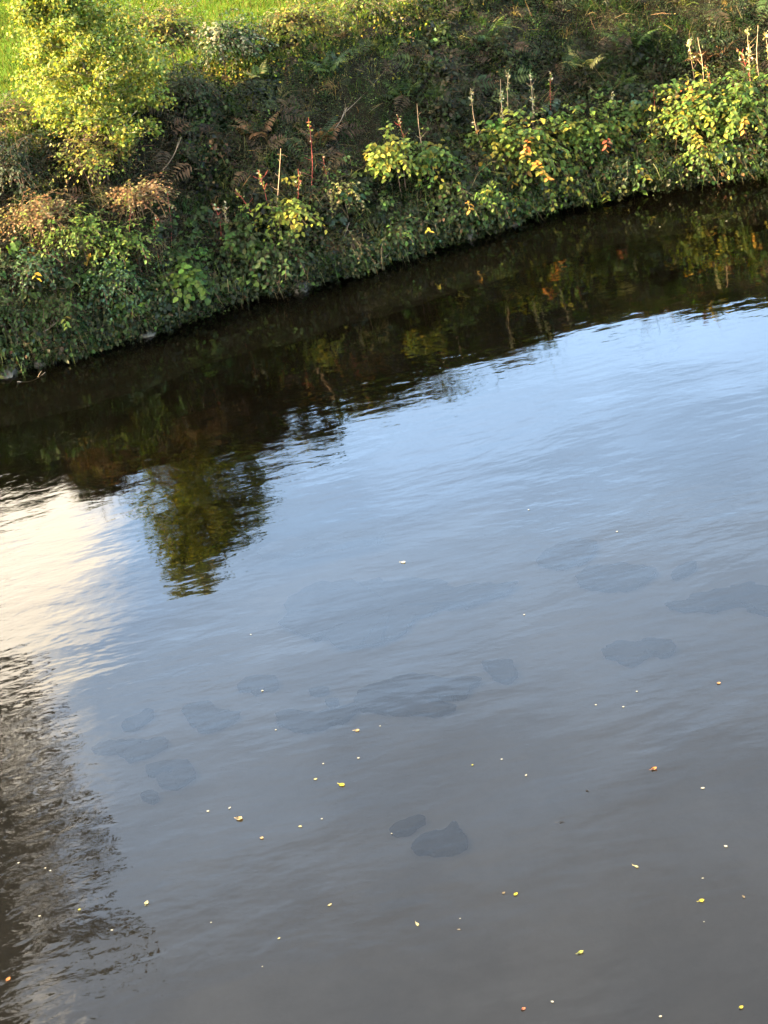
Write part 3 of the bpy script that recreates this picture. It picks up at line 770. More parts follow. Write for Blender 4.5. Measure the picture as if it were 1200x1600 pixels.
G = 'leafy plants along the river bank'
SH = [
    # name, label, x, s, zc, rx, rz, palette, kw
    ('knotweed_shrub', 'big leafy green shrub with two orange leaf sprays overhanging the water', 3.24, .35, .80, .80, .72, P_KNOTY, dict(nbr=150, leaf=.095, sprays=[(.10, .50, -.52, 10, ORA, 'orange leaf spray'), (.16, .16, -.58, 13, (.44, .20, .03), 'rusty orange pinnate leaf spray'), (-.25, -.35, -.5, 8, YEL, 'yellow leaf spray')])),
    ('knotweed_shrub', 'dense mid green shrub with one small rusty red leaf tuft', 4.45, .45, .78, .74, .58, P_KNOT, dict(nbr=140, leaf=.09, sprays=[(.15, .2, -.52, 7, (.30, .10, .04), 'rusty red leaf tuft')])),
    ('leafy_shrub', 'small green shrub between the rust tufted shrub and the tall green one', 5.19, .60, .82, .50, .45, P_KNOT, dict(nbr=64, leaf=.095)),
    ('knotweed_shrub', 'tall rounded green shrub dotted with yellow leaves below the bare stalks', 6.00, .45, .90, .64, .60, P_KNOTY, dict(nbr=130, leaf=.09, sprays=[(.02, .28, -.5, 8, YEL, 'yellow leaf spray'), (-.12, -.02, -.54, 9, (.34, .24, .04), 'amber leaf spray')])),
    ('knotweed_shrub', 'green shrub at the right edge with a yellow and orange leaf whorl', 6.75, .30, .92, .55, .62, P_KNOT, dict(nbr=115, leaf=.09, sprays=[(-.18, .12, -.5, 8, (.45, .27, .04), 'yellow and orange leaf whorl')])),
    ('added_shade_bush', 'unseen dark bush added beyond the left edge to shade the low bank', -6.8, -.05, 1.3, .95, 1.0, P_DARK, dict(nbr=190, leaf=.09, ry=.8)),  # out of view, added to keep the sun off the lower left bank
    ('trailing_shrub', 'low trailing leaves touching the water under the right edge shrub', 6.18, .10, .32, .74, .30, P_KNOT, dict(nbr=46, leaf=.075, flop=.8)),
    ('trailing_shrub', 'yellowing trailing stems dipping into the water beside dark hollow', 3.79, .05, .20, .60, .30, P_KNOTY, dict(nbr=40, leaf=.075, flop=.8, sprays=[(.62, -.02, -.25, 6, (.38, .34, .05), 'pale yellow drooping leaves')])),
    ('trailing_shrub', 'sparse low shrub over the water with a bright yellow leaf cluster', 4.88, .10, .34, .58, .30, P_DARK, dict(nbr=34, leaf=.07, flop=.8, sprays=[(.1, .12, -.4, 7, YEL, 'bright yellow leaf cluster')])),
    ('trailing_shrub', 'dark green trailing shrub at the waterline below the orange sprays', 2.53, .10, .34, .42, .36, P_KNOT, dict(nbr=36, leaf=.075, flop=.8)),
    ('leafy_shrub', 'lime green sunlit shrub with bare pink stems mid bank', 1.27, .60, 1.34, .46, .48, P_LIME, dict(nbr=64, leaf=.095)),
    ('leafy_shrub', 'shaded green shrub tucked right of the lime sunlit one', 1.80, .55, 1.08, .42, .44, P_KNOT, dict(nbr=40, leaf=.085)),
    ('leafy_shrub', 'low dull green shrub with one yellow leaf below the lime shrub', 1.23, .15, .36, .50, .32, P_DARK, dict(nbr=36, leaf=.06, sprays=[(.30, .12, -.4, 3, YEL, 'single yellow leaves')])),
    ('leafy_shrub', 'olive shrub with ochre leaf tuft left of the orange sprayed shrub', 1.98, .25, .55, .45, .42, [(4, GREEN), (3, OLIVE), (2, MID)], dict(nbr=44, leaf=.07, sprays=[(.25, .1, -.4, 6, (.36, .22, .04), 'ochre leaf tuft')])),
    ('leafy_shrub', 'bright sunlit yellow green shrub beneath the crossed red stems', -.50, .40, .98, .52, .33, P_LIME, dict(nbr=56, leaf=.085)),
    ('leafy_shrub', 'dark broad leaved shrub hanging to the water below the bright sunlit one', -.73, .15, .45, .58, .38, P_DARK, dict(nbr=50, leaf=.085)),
    ('twiggy_shrub', 'small twiggy shrub with cream sunlit leaves between bright and lime shrubs', .38, .50, .88, .36, .36, [(3, LIME), (3, (.34, .30, .12)), (1, TAN)], dict(nbr=40, leaf=.05, wood=(.3, .2, .12))),
    ('twiggy_shrub', 'brown twiggy tangle over the water right of the dark broad leaved shrub', .24, .10, .32, .48, .32, [(4, OLIVE), (3, DARK), (2, BROWN)], dict(nbr=44, leaf=.045)),
    ('leafy_shrub', 'narrow dark green shrub with large leaves left of the bright sunlit one', -1.16, .20, .66, .34, .42, P_DARK, dict(nbr=36, leaf=.09)),
    ('maple_sapling', 'broad lobed green leafy sapling by the water below the red stalks', -2.26, .15, .46, .42, .34, [(4, GREEN), (4, MID), (1, LIME)], dict(nbr=40, leaf=.10, width=.85)),
    ('nettle_mound', 'rounded blue green nettle mound above the waterside stone', -3.16, .30, .68, .56, .46, P_NETTLE, dict(nbr=90, leaf=.055, per=13)),
    ('nettle_patch', 'sunlit green nettle patch below the young tree', -3.61, .70, 1.55, .64, .40, [(4, MID), (3, LIME), (2, GREEN)], dict(nbr=80, leaf=.06, per=12)),
    ('nettle_patch', 'half lit lime nettle patch with a yellow top beside red stalk', -2.94, .50, 1.20, .56, .40, [(4, MID), (3, LIME), (2, GREEN)], dict(nbr=70, leaf=.06, per=12)),
    ('leafy_shrub', 'dull green leafy clump with one bright yellow leaf near the left edge', -4.20, .50, 1.15, .56, .36, P_NETTLE, dict(nbr=60, leaf=.06, sprays=[(.02, .2, -.45, 3, (.45, .40, .04), 'bright yellow leaf')])),
    ('leafy_shrub', 'dark shaded clump at the left edge above the river', -4.75, .20, .66, .48, .44, P_DARK, dict(nbr=60, leaf=.06)),
    ('leafy_shrub', 'shaded clump with a small lime leaf sprig beside the nettle mound', -4.02, .20, .52, .46, .36, P_DARK, dict(nbr=50, leaf=.06, sprays=[(.12, .18, -.4, 6, LIME, 'lime leaf sprig')])),
    ('dry_bush', 'sunlit rust brown dry bush on the shoulder right of the tree foot', -2.62, .95, 1.72, .56, .28, P_DRY, dict(nbr=130, leaf=.05, wood=(.16, .10, .05), mat=M_THIN, flop=.1)),
    ('dry_bush', 'golden brown dry bracken bush on the shoulder at the left edge', -4.05, 1.0, 1.90, .56, .30, P_DRY, dict(nbr=130, leaf=.05, wood=(.16, .10, .05), mat=M_THIN, flop=.1)),
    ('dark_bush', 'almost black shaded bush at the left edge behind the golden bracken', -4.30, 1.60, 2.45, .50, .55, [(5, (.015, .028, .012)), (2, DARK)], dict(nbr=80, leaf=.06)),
    ('autumn_shrub', 'yellow and russet autumn shrub around the foot of the young tree', -3.20, 1.35, 2.40, .66, .55, P_AUT, dict(nbr=120, leaf=.055)),
    ('autumn_shrub', 'pale gold hedge bush on the crest right of the young tree', -1.95, 3.6, 3.45, .85, .60, P_AUT, dict(nbr=320, leaf=.065)),
    ('bramble_bush', 'grey green bramble bush with pale leaves right of the gold hedge bush', -.85, 2.85, 3.25, .60, .42, [(4, GREEN), (3, DARK), (1, PALE)], dict(nbr=170, leaf=.065)),
    ('bramble_bush', 'golden lit bramble strip on the crest right of the pale leaved bramble', .25, 3.4, 3.18, .85, .38, P_AUT, dict(nbr=240, leaf=.06)),
    ('bramble_bush', 'dark shaded bramble bush right beside the young tree trunk', -1.62, 2.0, 2.85, .60, .50, P_BRAM, dict(nbr=80, leaf=.06)),
    ('bramble_bush', 'sunlit olive bramble hump on the crest above the dark slope', 1.45, 3.0, 3.25, .75, .34, [(3, LIME), (3, OLIVE), (2, GREEN), (1, TAN)], dict(nbr=60, leaf=.055)),
    ('bramble_bush', 'mixed green and buff bramble hump right along the crest', 2.85, 3.0, 3.10, .66, .26, [(4, GREEN), (3, OLIVE), (1, BROWN)], dict(nbr=56, leaf=.055)),
    ('autumn_shrub', 'sunlit yellow hedge bush behind the young tree at the field edge', -2.7, 3.9, 3.05, .80, .40, P_AUT, dict(nbr=90, leaf=.055)),
    ('bramble_bush', 'low bramble fringe with pale tips where field meets left bank', -4.4, 2.9, 2.98, .70, .40, [(3, OLIVE), (3, LIME), (1, RUST)], dict(nbr=150, leaf=.055)),
    ('bramble_bush', 'shaded green bramble bush in the upper right corner', 7.15, 2.1, 1.85, .56, .34, P_BRAM, dict(nbr=60, leaf=.06)),
]
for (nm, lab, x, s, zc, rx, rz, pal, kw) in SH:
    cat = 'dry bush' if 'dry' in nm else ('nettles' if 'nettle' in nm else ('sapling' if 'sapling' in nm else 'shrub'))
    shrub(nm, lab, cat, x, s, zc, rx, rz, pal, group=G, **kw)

# ferns and bracken
fern('fern clump with cream sunlit fronds high on the shaded slope', 4.63, 1.35, .38, 10, ('pale', 'green', 'pale'), .72)
fern('dark green fern right of the cream sunlit fronds', 5.45, 1.6, .22, 9, ('green', 'dark'), 1.05)
fern('green fern just below the cream sunlit fronds', 5.0, 1.15, .2, 8, ('green', 'green', 'dark'), .9)
fern('small bright fern beside the gold hedge bush on the upper slope', -.49, 2.25, .25, 7, ('green', 'pale'), .6)
fern('small lit fern below the dark bramble beside the tree trunk', -1.65, 1.5, .25, 6, ('pale', 'green'), .55)
fern('dark fern in the middle of the shaded slope', 1.7, 1.6, .2, 8, ('dark', 'green'), .95)
fern('dark fern under the olive crest hump', .6, 2.1, .2, 8, ('dark', 'green'), .9)
fern('green fern under the crest at top right of the slope', 3.3, 2.0, .2, 8, ('dark', 'green'), 1.0)
fern('yellow tipped fern at the top edge right of centre', 6.35, 2.4, .35, 8, ('pale', 'green', 'brown'), .8)
fern('collapsed brown bracken mound behind the orange sprayed shrub', 3.75, .95, .25, 10, ('brown', 'brown', 'dark'), .85, 'bracken', 'bracken')
fern('russet dead bracken below the upright stalks near the right edge', 6.55, 1.35, .2, 10, ('brown',), .9, 'bracken', 'bracken')
fern('brown dead bracken spread across the shaded slope centre', .22, 1.25, .25, 11, ('brown', 'dark'), 1.0, 'bracken', 'bracken')
fern('brown dead bracken left of the slope centre below the small fern', -.75, 1.5, .25, 10, ('brown', 'dark'), .9, 'bracken', 'bracken')

# ------------------------------------------------------------------ upright dead stalks


def stalk(label, x, s, z0, dx, h, kind):
    y = float(yw(x)) + s
    gz = float(ground_z(x, s))
    base = np.array([x - dx * .2, y + .02, gz])
    tipp = np.array([x + dx, y - .04, z0 + h])
    root = empty('red_stalk' if kind == 'red' else 'seed_stalk', base, label, 'stalk', 'upright stalks on the bank')
    t = np.linspace(0, 1, 8)[:, None]
    tipp = tipp + np.array([rng.normal(0, .05), rng.normal(0, .05), rng.uniform(-.08, .06)])
    p = base + (tipp - base) * t + np.array([.10, .05, 0]) * np.sin(t * 3.14) * rng.uniform(-1, 1) + rng.normal(0, .006, (8, 3)) * t
    c = RED if kind == 'red' else (.36, .24, .14)
    mb = MB(); mb.tube(p, np.linspace(.0075, .003, 8), c, 5)
    for _ in range(4):
        a_ = p[rng.integers(3, 7)]; d_ = unit(1)[0] * np.array([1, .6, .3]) + np.array([0, 0, .7]); e_ = a_ + d_ * rng.uniform(.05, .14)
        mb.tube([a_, (a_ + e_) / 2 + rng.normal(0, .008, 3), e_], [.003, .0025, .0015], c, 3)
    mb.build('stem', M_STEM, root, base)
    if kind == 'bare': return
    mb = MB(); n = 26 if kind == 'red' else 60
    u = np.clip(rng.choice(rng.uniform(.5 if kind == 'pale' else .7, 1.0, 7), n) + rng.normal(0, .025, n), .4, 1.0)
    q = np.stack([np.interp(u, t[:, 0], p[:, k]) for k in range(3)], 1) + rng.normal(0, .016, (n, 3))
    ax = unit(n) + np.array([0, 0, rng.uniform(-.4, .4)])
    mb.leaves(q, ax, unit(n), rng.uniform(.02, .055, n), palette([(3, PALE), (2, (.36, .34, .10)), (1, TAN)] if kind == 'pale' else [(2, PALE), (2, LIME), (1, (.35, .12, .06))], n), .6)
    mb.build('seed_head', M_THIN, root, base)['kind'] = 'stuff'


ST = [
    ('thick red stalk rising from the rust brown bush', -2.29, .70, 1.11, .14, .70, 'red'),
    ('short red stalk just left of the thick red one', -2.48, .60, 1.12, .07, .35, 'red'),
    ('red stalk with pale head left of the narrow dark shrub', -1.59, .60, .86, .03, .59, 'red'),
    ('thin pinkish stalk with buff seeds next to the narrow dark shrub', -1.45, .60, .87, .12, .54, 'pale'),
    ('thin red stalk bending over the half lit nettle patch', -2.75, .55, 1.25, .10, .55, 'red'),
    ('red stalk between the narrow dark shrub and the bright sunlit shrub', -1.05, .50, 1.0, -.08, .62, 'red'),
    ('slender red stalk right of the tall leafy topped one', .12, .55, 1.15, .10, .60, 'red'),
    ('leaning red stalk at left of the bright sunlit shrub', -.75, .50, 1.20, -.03, .61, 'red'),
    ('tall bare tan stalk behind the bright sunlit shrub', -.72, .50, 1.23, .30, .88, 'bare'),
    ('tall red stalk with leafy cream top above the bright sunlit shrub', -.17, .60, 1.22, .27, 1.12, 'red'),
    ('slanting red stalk crossing the tall leafy topped one', -.48, .58, 1.45, .36, .25, 'red'),
    ('brown seed stalk standing above the lime sunlit shrub', 1.43, .60, 1.57, .01, .55, 'red'),
    ('slim brown stalk right of the stalk above the lime shrub', 1.80, .70, 1.64, .04, .49, 'bare'),
    ('cream seed stalk with pink foot, first of the row over the orange sprays', 2.74, .55, 1.42, -.05, .72, 'pale'),
    ('cream seed stalk, second in the row over the orange sprays', 3.05, .55, 1.33, .01, .87, 'pale'),
    ('bright cream seed stalk, third and tallest reaching in the row', 3.26, .60, 1.57, .03, .65, 'pale'),
    ('cream seed stalk with brown nodding tip, fourth in the row', 3.48, .60, 1.10, .06, .97, 'pale'),
    ('lone stalk with cream tuft right of the row of four', 3.93, .70, 1.28, .07, .75, 'red'),
    ('thin shaded seed stalk above the rusty tufted shrub', 4.81, .70, 1.01, .05, .45, 'pale'),
    ('short bare brown stalk right of the thin shaded seed stalk', 5.13, .60, .87, .04, .40, 'bare'),
    ('curved bare stem left of the tall rounded shrub', 5.18, .60, .68, .22, .60, 'bare'),
    ('leaning brown stalk with cream tip behind the tall rounded shrub', 5.65, .70, .91, -.06, .62, 'red'),
    ('short green brown stalk on the tall rounded shrub, the one further left', 5.83, .50, .87, .01, .56, 'pale'),
    ('bare tan stalk sticking out of the tall rounded shrub top', 6.02, .50, .80, .02, .53, 'bare'),
    ('short golden stalk on the slope below the yellow tipped fern', 6.26, 1.20, 1.64, -.01, .35, 'pale'),
    ('straight golden stalk next to the short golden one', 6.30, 1.00, 1.42, .01, .60, 'bare'),
    ('leaning pinkish stalk right of the two golden stalks', 6.45, .90, 1.29, -.09, .45, 'red'),
    ('tall cream seed stalk near the right edge', 6.96, .80, 1.49, -.07, .63, 'pale'),
    ('tall bare straw stalk near the right edge', 7.16, .80, 1.51, -.04, .66, 'bare'),
    ('cream seed stalk touching the right edge', 7.28, .80, 1.70, -.04, .40, 'pale'),
    ('short red stalk leaning left near the right edge', 6.94, .80, 1.46, -.15, .42, 'red'),
]
for a in ST: stalk(*a)

# fallen sticks
for (lab, a, b, r) in [
    ('pale bare stick leaning down to the water below the cream twiggy shrub', (-.05, -.02, .20), (.40, .2, .75), .010),
    ('thin grey branch bowed low over the water right of the pale stick', (.55, -.15, .06), (1.15, .02, .38), .008),
    ('long dry stem lying diagonally up the shaded slope', (.7, 1.5, 2.1), (1.9, 2.2, 2.75), .005),
    ('dry forked stem lying on the dark slope above the lime shrub', (.35, 1.35, 1.85), (.75, 1.6, 2.15), .009),
    ('pale twig floating at the left edge by the bank', (-4.75, -.5, .015), (-4.35, -.42, .02), .009),
    ('bleached broken stick among the shaded clump at left', (-4.5, .15, .45), (-4.0, .05, .62), .010),
    ('slanting sunlit dry stem beside the dry bush right of the tree', (-2.2, 1.2, 2.0), (-1.8, 1.0, 2.45), .009)]:
    p0 = np.array([a[0], float(yw(a[0])) + a[1], a[2]]); p1 = np.array([b[0], float(yw(b[0])) + b[1], b[2]])
    t = np.linspace(0, 1, 7)[:, None]; pp = p0 + (p1 - p0) * t + np.array([0, -.03, -.05]) * np.sin(t * 3.14)
    mb = MB(); mb.tube(pp, np.linspace(r, r * .5, 7), (.15, .12, .085), 6)
    q = pp[4] + (p1 - p0) * .2 + np.array([.02, -.03, .10]); mb.tube([pp[4], (pp[4] + q) / 2, q], [r * .5, r * .4, r * .25], (.15, .12, .085), 4)
    tag(mb.build('fallen_stick', M_STEM), lab, 'stick')

# ------------------------------------------------------------------ stones


def blob(rx, ry, rz, seed, rings=7, seg=12, rough=.22):
    v = []
    for i in range(rings + 1):
        ph = math.pi * i / rings
        for j in range(seg):
            th = 2 * math.pi * j / seg
            d = np.array([math.sin(ph) * math.cos(th), math.sin(ph) * math.sin(th), math.cos(ph)])
            k = 1 + rough * (2 * float(fbm(d[0] * 1.6 + seed * 3.1 + 5, d[1] * 1.6 + d[2] * 1.9 + seed, 7)) - 1) * 1.6
            d = np.sign(d) * np.abs(d) ** .8
            v.append(d * k * np.array([rx, ry, rz]))
    f = [(i * seg + j, (i + 1) * seg + j, (i + 1) * seg + (j + 1) % seg, i * seg + (j + 1) % seg) for i in range(rings) for j in range(seg)]
    return np.array(v), np.array(f)


for i, (lab, x, r) in enumerate([
    ('pale stone at the water edge under the nettle mound', -2.86, .13), 
    ('upright grey stone at the foot of the dark broad leaved shrub', -.52, .15), 
     ('flat grey stone at the water edge left of the orange sprayed shrub', 2.15, .13),
    ('grey stone in the dark hollow below the orange sprayed shrub', 2.95, .12), 
     
    ('lichened pale rock at the left edge of the waterline', -4.98, .18), ('low stone right of the lichened pale rock', -4.45, .10)]):
    v, f = blob(r * (1.0 + .5 * ((i * 7) % 5) / 5), r * .8, r * (.45 + .4 * ((i * 3) % 4) / 4), i, rough=.38)
    me = raw_mesh('bank_stone', v, [f], M_STONE, None, True)
    o = link('bank_stone', me, None, (x, float(yw(x)) + .03, .01)); o.rotation_euler = (.1, .1, i * 1.3)
    tag(o, lab, 'stone', 'stones along the waterline')


def sub_stone(label, pts, top=-.09):
    """flat submerged slab: irregular outline (world x,y), rounded edge, bumpy top, down to the bed"""
    P = np.array(pts, float)
    Q = []                                             # resample + roughen the outline
    for i in range(len(P)):
        a, b, c, d = P[i - 1], P[i], P[(i + 1) % len(P)], P[(i + 2) % len(P)]
        for t in np.linspace(0, 1, 10, endpoint=False):
            Q.append(.5 * ((2 * b) + (-a + c) * t + (2 * a - 5 * b + 4 * c - d) * t * t + (-a + 3 * b - 3 * c + d) * t ** 3))
    Q = np.array(Q); cen = Q.mean(0); R = np.linalg.norm(Q - cen, axis=1).mean()
    Q = Q + (np.stack([fbm(Q[:, 0] * 6, Q[:, 1] * 6, 3), fbm(Q[:, 0] * 6 + 7, Q[:, 1] * 6, 4)], 1) - .5) * .22 * min(1, R * 2) + (np.stack([fbm(Q[:, 0] * 17, Q[:, 1] * 17, 13), fbm(Q[:, 0] * 17 + 7, Q[:, 1] * 17, 14)], 1) - .5) * .12 * min(1, R * 2)
    n = len(Q); rings = [(.93, -.17), (.96, top - .03), (1.0, top - .008), (.985, top), (.6, top), (.25, top)]
    v = []; 
    for k, z in rings:
        w = cen + (Q - cen) * k
        v.append(np.stack([w[:, 0], w[:, 1], z + (.02 * (fbm(w[:, 0] * 4, w[:, 1] * 4, 8) - .5) if z < top - .005 else 0 * w[:, 0])], 1))
    v = np.concatenate(v + [np.array([[cen[0], cen[1], top]])])
    f = [(i * n + j, i * n + (j + 1) % n, (i + 1) * n + (j + 1) % n, (i + 1) * n + j) for i in range(len(rings) - 1) for j in range(n)]
    t3 = [((len(rings) - 1) * n + j, (len(rings) - 1) * n + (j + 1) % n, len(v) - 1) for j in range(n)]
    o = link('submerged_stone', raw_mesh('submerged_stone', v - np.array([*cen, -.2]), [np.array(t3), np.array(f)], M_SUBSTONE, None, True), None, (cen[0], cen[1], -.2))
    tag(o, label, 'stone', 'flat stones under the water')


sub_stone('largest dark flat stone under the calm mid river, ragged right end', [(-0.61, 13.90), (-0.49, 13.69), (-0.13, 13.54), (0.17, 13.44), (0.21, 13.53), (0.06, 13.66), (0.12, 13.73), (0.36, 13.60), (0.47, 13.70), (0.45, 13.89), (-0.07, 14.14), (-0.37, 14.19), (-0.57, 14.05)])
sub_stone('crescent shaped dark stone trailing left of the largest one', [(-1.21, 13.72), (-0.99, 13.60), (-0.76, 13.64), (-0.60, 13.78), (-0.60, 13.87), (-0.80, 13.82), (-1.03, 13.89), (-1.20, 14.00), (-1.33, 13.97)])
sub_stone('small rounded dark stone upper right of the largest one', [(0.64, 13.85), (0.72, 13.73), (0.85, 13.81), (0.85, 14.01), (0.72, 14.09), (0.57, 14.10)])
sub_stone('small pale edged flat stone above the crescent stone', [(-1.56, 14.54), (-1.52, 14.44), (-1.46, 14.48), (-1.30, 14.49), (-1.31, 14.66), (-1.57, 14.75), (-1.67, 14.61)])
sub_stone('ragged flat stone with pointed right end left of the crescent stone', [(-1.98, 13.99), (-1.73, 14.04), (-1.65, 14.14), (-1.82, 14.25), (-1.97, 14.44), (-2.15, 14.48), (-2.17, 14.31)])
sub_stone('long flat stone nearest the broken water at left', [(-2.81, 13.90), (-2.63, 13.75), (-2.43, 13.80), (-2.31, 13.95), (-2.59, 14.05), (-2.88, 14.12), (-3.01, 14.06)])
sub_stone('hook shaped dark stone below the long flat stone', [(-2.45, 13.44), (-2.26, 13.43), (-2.29, 13.38), (-2.40, 13.36), (-2.37, 13.20), (-2.24, 13.13), (-2.09, 13.24), (-2.08, 13.40), (-2.16, 13.54), (-2.39, 13.58), (-2.49, 13.56)])
sub_stone('small round stone right below the hook shaped stone', [(-2.44, 12.99), (-2.38, 13.07), (-2.45, 13.16), (-2.53, 13.12)])
sub_stone('two toed small stone above the long flat stone', [(-2.65, 14.28), (-2.56, 14.38), (-2.45, 14.47), (-2.53, 14.55), (-2.60, 14.51), (-2.72, 14.47), (-2.76, 14.34)])
sub_stone('darkest stone, wedge shaped, alone in the lower middle of the river', [(-0.29, 11.50), (-0.05, 11.39), (0.08, 11.43), (0.13, 11.51), (0.08, 11.58), (0.07, 11.68), (0.02, 11.75), (-0.07, 11.68), (-0.25, 11.67), (-0.33, 11.58)])
sub_stone('slim dark stone just above left of the wedge shaped stone', [(-0.44, 11.79), (-0.35, 11.78), (-0.25, 11.85), (-0.18, 11.89), (-0.22, 11.95), (-0.38, 11.93), (-0.49, 11.86)])
sub_stone('very large faint stone under the pale oval floating leaf', [(-1.06, 15.39), (-0.78, 15.14), (-0.43, 14.93), (-0.17, 14.99), (0.04, 15.22), (0.42, 15.29), (0.86, 15.31), (1.07, 15.41), (1.06, 15.55), (0.53, 15.69), (0.37, 15.96), (-0.39, 16.29), (-0.84, 16.41), (-1.12, 16.17), (-1.19, 15.78)])
sub_stone('faint wide stone right of the very large faint one', [(1.77, 15.13), (2.02, 14.96), (2.32, 15.04), (2.45, 15.20), (2.21, 15.39), (1.88, 15.50), (1.68, 15.34)])
sub_stone('faint broken stone above the faint wide one', [(1.50, 15.65), (1.72, 15.67), (1.90, 15.72), (2.01, 16.00), (1.84, 16.12), (1.57, 16.10), (1.39, 15.91)])
sub_stone('big brown tinted stone running out at the right edge', [(2.66, 14.21), (2.95, 14.18), (3.14, 13.99), (3.38, 13.83), (3.54, 14.34), (3.33, 14.45), (2.87, 14.56), (2.59, 14.50), (2.39, 14.41)])
sub_stone('brown stone just under ruffled water below the right edge stone', [(1.70, 13.72), (1.84, 13.57), (2.01, 13.66), (2.20, 13.60), (2.26, 13.79), (2.09, 13.91), (1.99, 13.86), (1.82, 13.99), (1.64, 13.90)])
sub_stone('tiny stone between the faint wide stone and the right edge', [(2.59, 14.95), (2.75, 15.03), (2.81, 15.14), (2.67, 15.15), (2.54, 15.02)])
sub_stone('tiny sliver stone above the crescent stone, one further right', [(-0.82, 13.97), (-0.75, 13.99), (-0.79, 14.04), (-0.88, 14.04)])
sub_stone('tiny sliver stone above the crescent stone, one further left', [(-0.90, 14.20), (-0.83, 14.24), (-0.92, 14.30), (-1.01, 14.27)])
sub_stone('narrow faint stone far out, above the very large faint one', [(-1.08, 17.25), (-0.59, 17.23), (-0.11, 17.16), (-0.04, 17.35), (-0.58, 17.49), (-1.14, 17.60), (-1.41, 17.38)])

# ------------------------------------------------------------------ leaves and petals floating on the water


def floater(name, label, cat, x, y, L, W, rot, col, curl, group):
    """small curled floating leaf with midrib fold, thickness and (if big enough) a stalk"""
    L, W = L * .64, W * .56
    col = np.array(col) * (.62 if cat == 'petal' else .7)
    n = 7
    t = np.linspace(0, 1, n)
    w = W * np.sin(np.clip(t, 0.02, .985) * math.pi) ** .75
    v = []; c = []
    for i in range(n):
        curl_ = curl * .5
        z = .003 + curl_ * L * (2 * t[i] - 1) ** 2
        for sgn in (-1, -.5, 0, .5, 1):
            v.append(((t[i] - .5) * L, sgn * w[i] * .5 + .10 * L * math.sin(t[i] * 3) - .05 * L, z + abs(sgn) * curl_ * W * .5))
            c.append(np.array(col) * (.75 if sgn == 0 else 1.0) * rng.uniform(.85, 1.15))
    f = [(i * 5 + j, (i + 1) * 5 + j, (i + 1) * 5 + j + 1, i * 5 + j + 1) for i in range(n - 1) for j in range(4)]
    me = raw_mesh(name, np.array(v), [np.array(f)], M_LEAF, np.array(c), True)
    if L > .04:
        root = empty(name, (x, y, .002), label, cat, group); root.rotation_euler = (0, 0, rot)
        link('blade', me, root)
        mb = MB(); mb.tube([(-.5 * L, -.05 * L, .006), (-.68 * L, -.04 * L, .004), (-.85 * L, .03 * L, .006)], [.0016, .0013, .0011], np.array(col) * .7, 4)
        mb.build('leaf_stalk', M_STEM, root)
    else:
        o = link(name, me, None, (x, y, .002)); o.rotation_euler = (0, 0, rot); tag(o, label, cat, group)


floater('fallen_leaf', 'crumpled tan leaf floating, largest of the lower left group', 'leaf', -1.661, 12.281, 0.094, 0.089, -0.60, (0.5, 0.36, 0.18), 0.25, 'fallen leaves on the water')
floater('fallen_leaf', 'yellow floating leaf, above the slim dark stone to its left', 'leaf', -0.802, 12.457, 0.090, 0.076, -0.83, (0.55, 0.48, 0.05), 0.12, 'fallen leaves on the water')
floater('fallen_leaf', 'small tan floating leaf below right of the crumpled tan one', 'leaf', -1.484, 11.945, 0.052, 0.049, -0.48, (0.5, 0.36, 0.18), 0.15, 'fallen leaves on the water')
floater('fallen_leaf', 'cream two pointed leaf floating in the lower left', 'leaf', -2.397, 11.404, 0.066, 0.058, 1.22, (0.6, 0.55, 0.28), 0.3, 'fallen leaves on the water')
floater('fallen_leaf', 'small olive yellow floating leaf left of the cream two pointed one', 'leaf', -2.929, 11.505, 0.038, 0.036, 0.25, (0.42, 0.42, 0.08), 0.2, 'fallen leaves on the water')
floater('fallen_leaf', 'orange brown floating leaf at the left edge near the bottom', 'leaf', -3.416, 10.828, 0.070, 0.060, 1.07, (0.5, 0.2, 0.06), 0.2, 'fallen leaves on the water')
floater('fallen_leaf', 'pale yellow almond shaped leaf floating below the wedge shaped stone', 'leaf', -0.382, 10.460, 0.072, 0.034, -1.35, (0.6, 0.55, 0.28), 0.1, 'fallen leaves on the water')
floater('fallen_leaf', 'slim curved pale leaf floating lower middle', 'leaf', -0.997, 10.899, 0.058, 0.031, 0.37, (0.6, 0.55, 0.28), 0.2, 'fallen leaves on the water')
floater('fallen_leaf', 'little yellow green leaf floating above the wedge shaped stone', 'leaf', 0.274, 12.342, 0.033, 0.031, -0.37, (0.42, 0.42, 0.08), 0.15, 'fallen leaves on the water')
floater('fallen_leaf', 'curled copper leaf floating right of middle', 'leaf', 1.647, 11.751, 0.071, 0.067, 0.09, (0.5, 0.2, 0.06), 0.3, 'fallen leaves on the water')
floater('fallen_leaf', 'pale crescent leaf floating in the lower right', 'leaf', 1.249, 10.586, 0.067, 0.034, -0.94, (0.6, 0.55, 0.28), 0.25, 'fallen leaves on the water')
floater('fallen_leaf', 'bright yellow leaf floating below right of the wedge shaped stone', 'leaf', 0.356, 10.564, 0.060, 0.048, 0.70, (0.55, 0.48, 0.05), 0.12, 'fallen leaves on the water')
floater('fallen_leaf', 'bright yellow leaf with tail floating near the right edge', 'leaf', 1.598, 10.059, 0.063, 0.060, 0.08, (0.55, 0.48, 0.05), 0.15, 'fallen leaves on the water')
floater('fallen_leaf', 'folded olive yellow leaf floating near the bottom right', 'leaf', 0.686, 9.788, 0.067, 0.053, 0.21, (0.42, 0.42, 0.08), 0.25, 'fallen leaves on the water')
floater('fallen_leaf', 'reddish leaf floating at the bottom edge', 'leaf', 0.218, 9.351, 0.047, 0.045, 0.20, (0.5, 0.16, 0.08), 0.2, 'fallen leaves on the water')
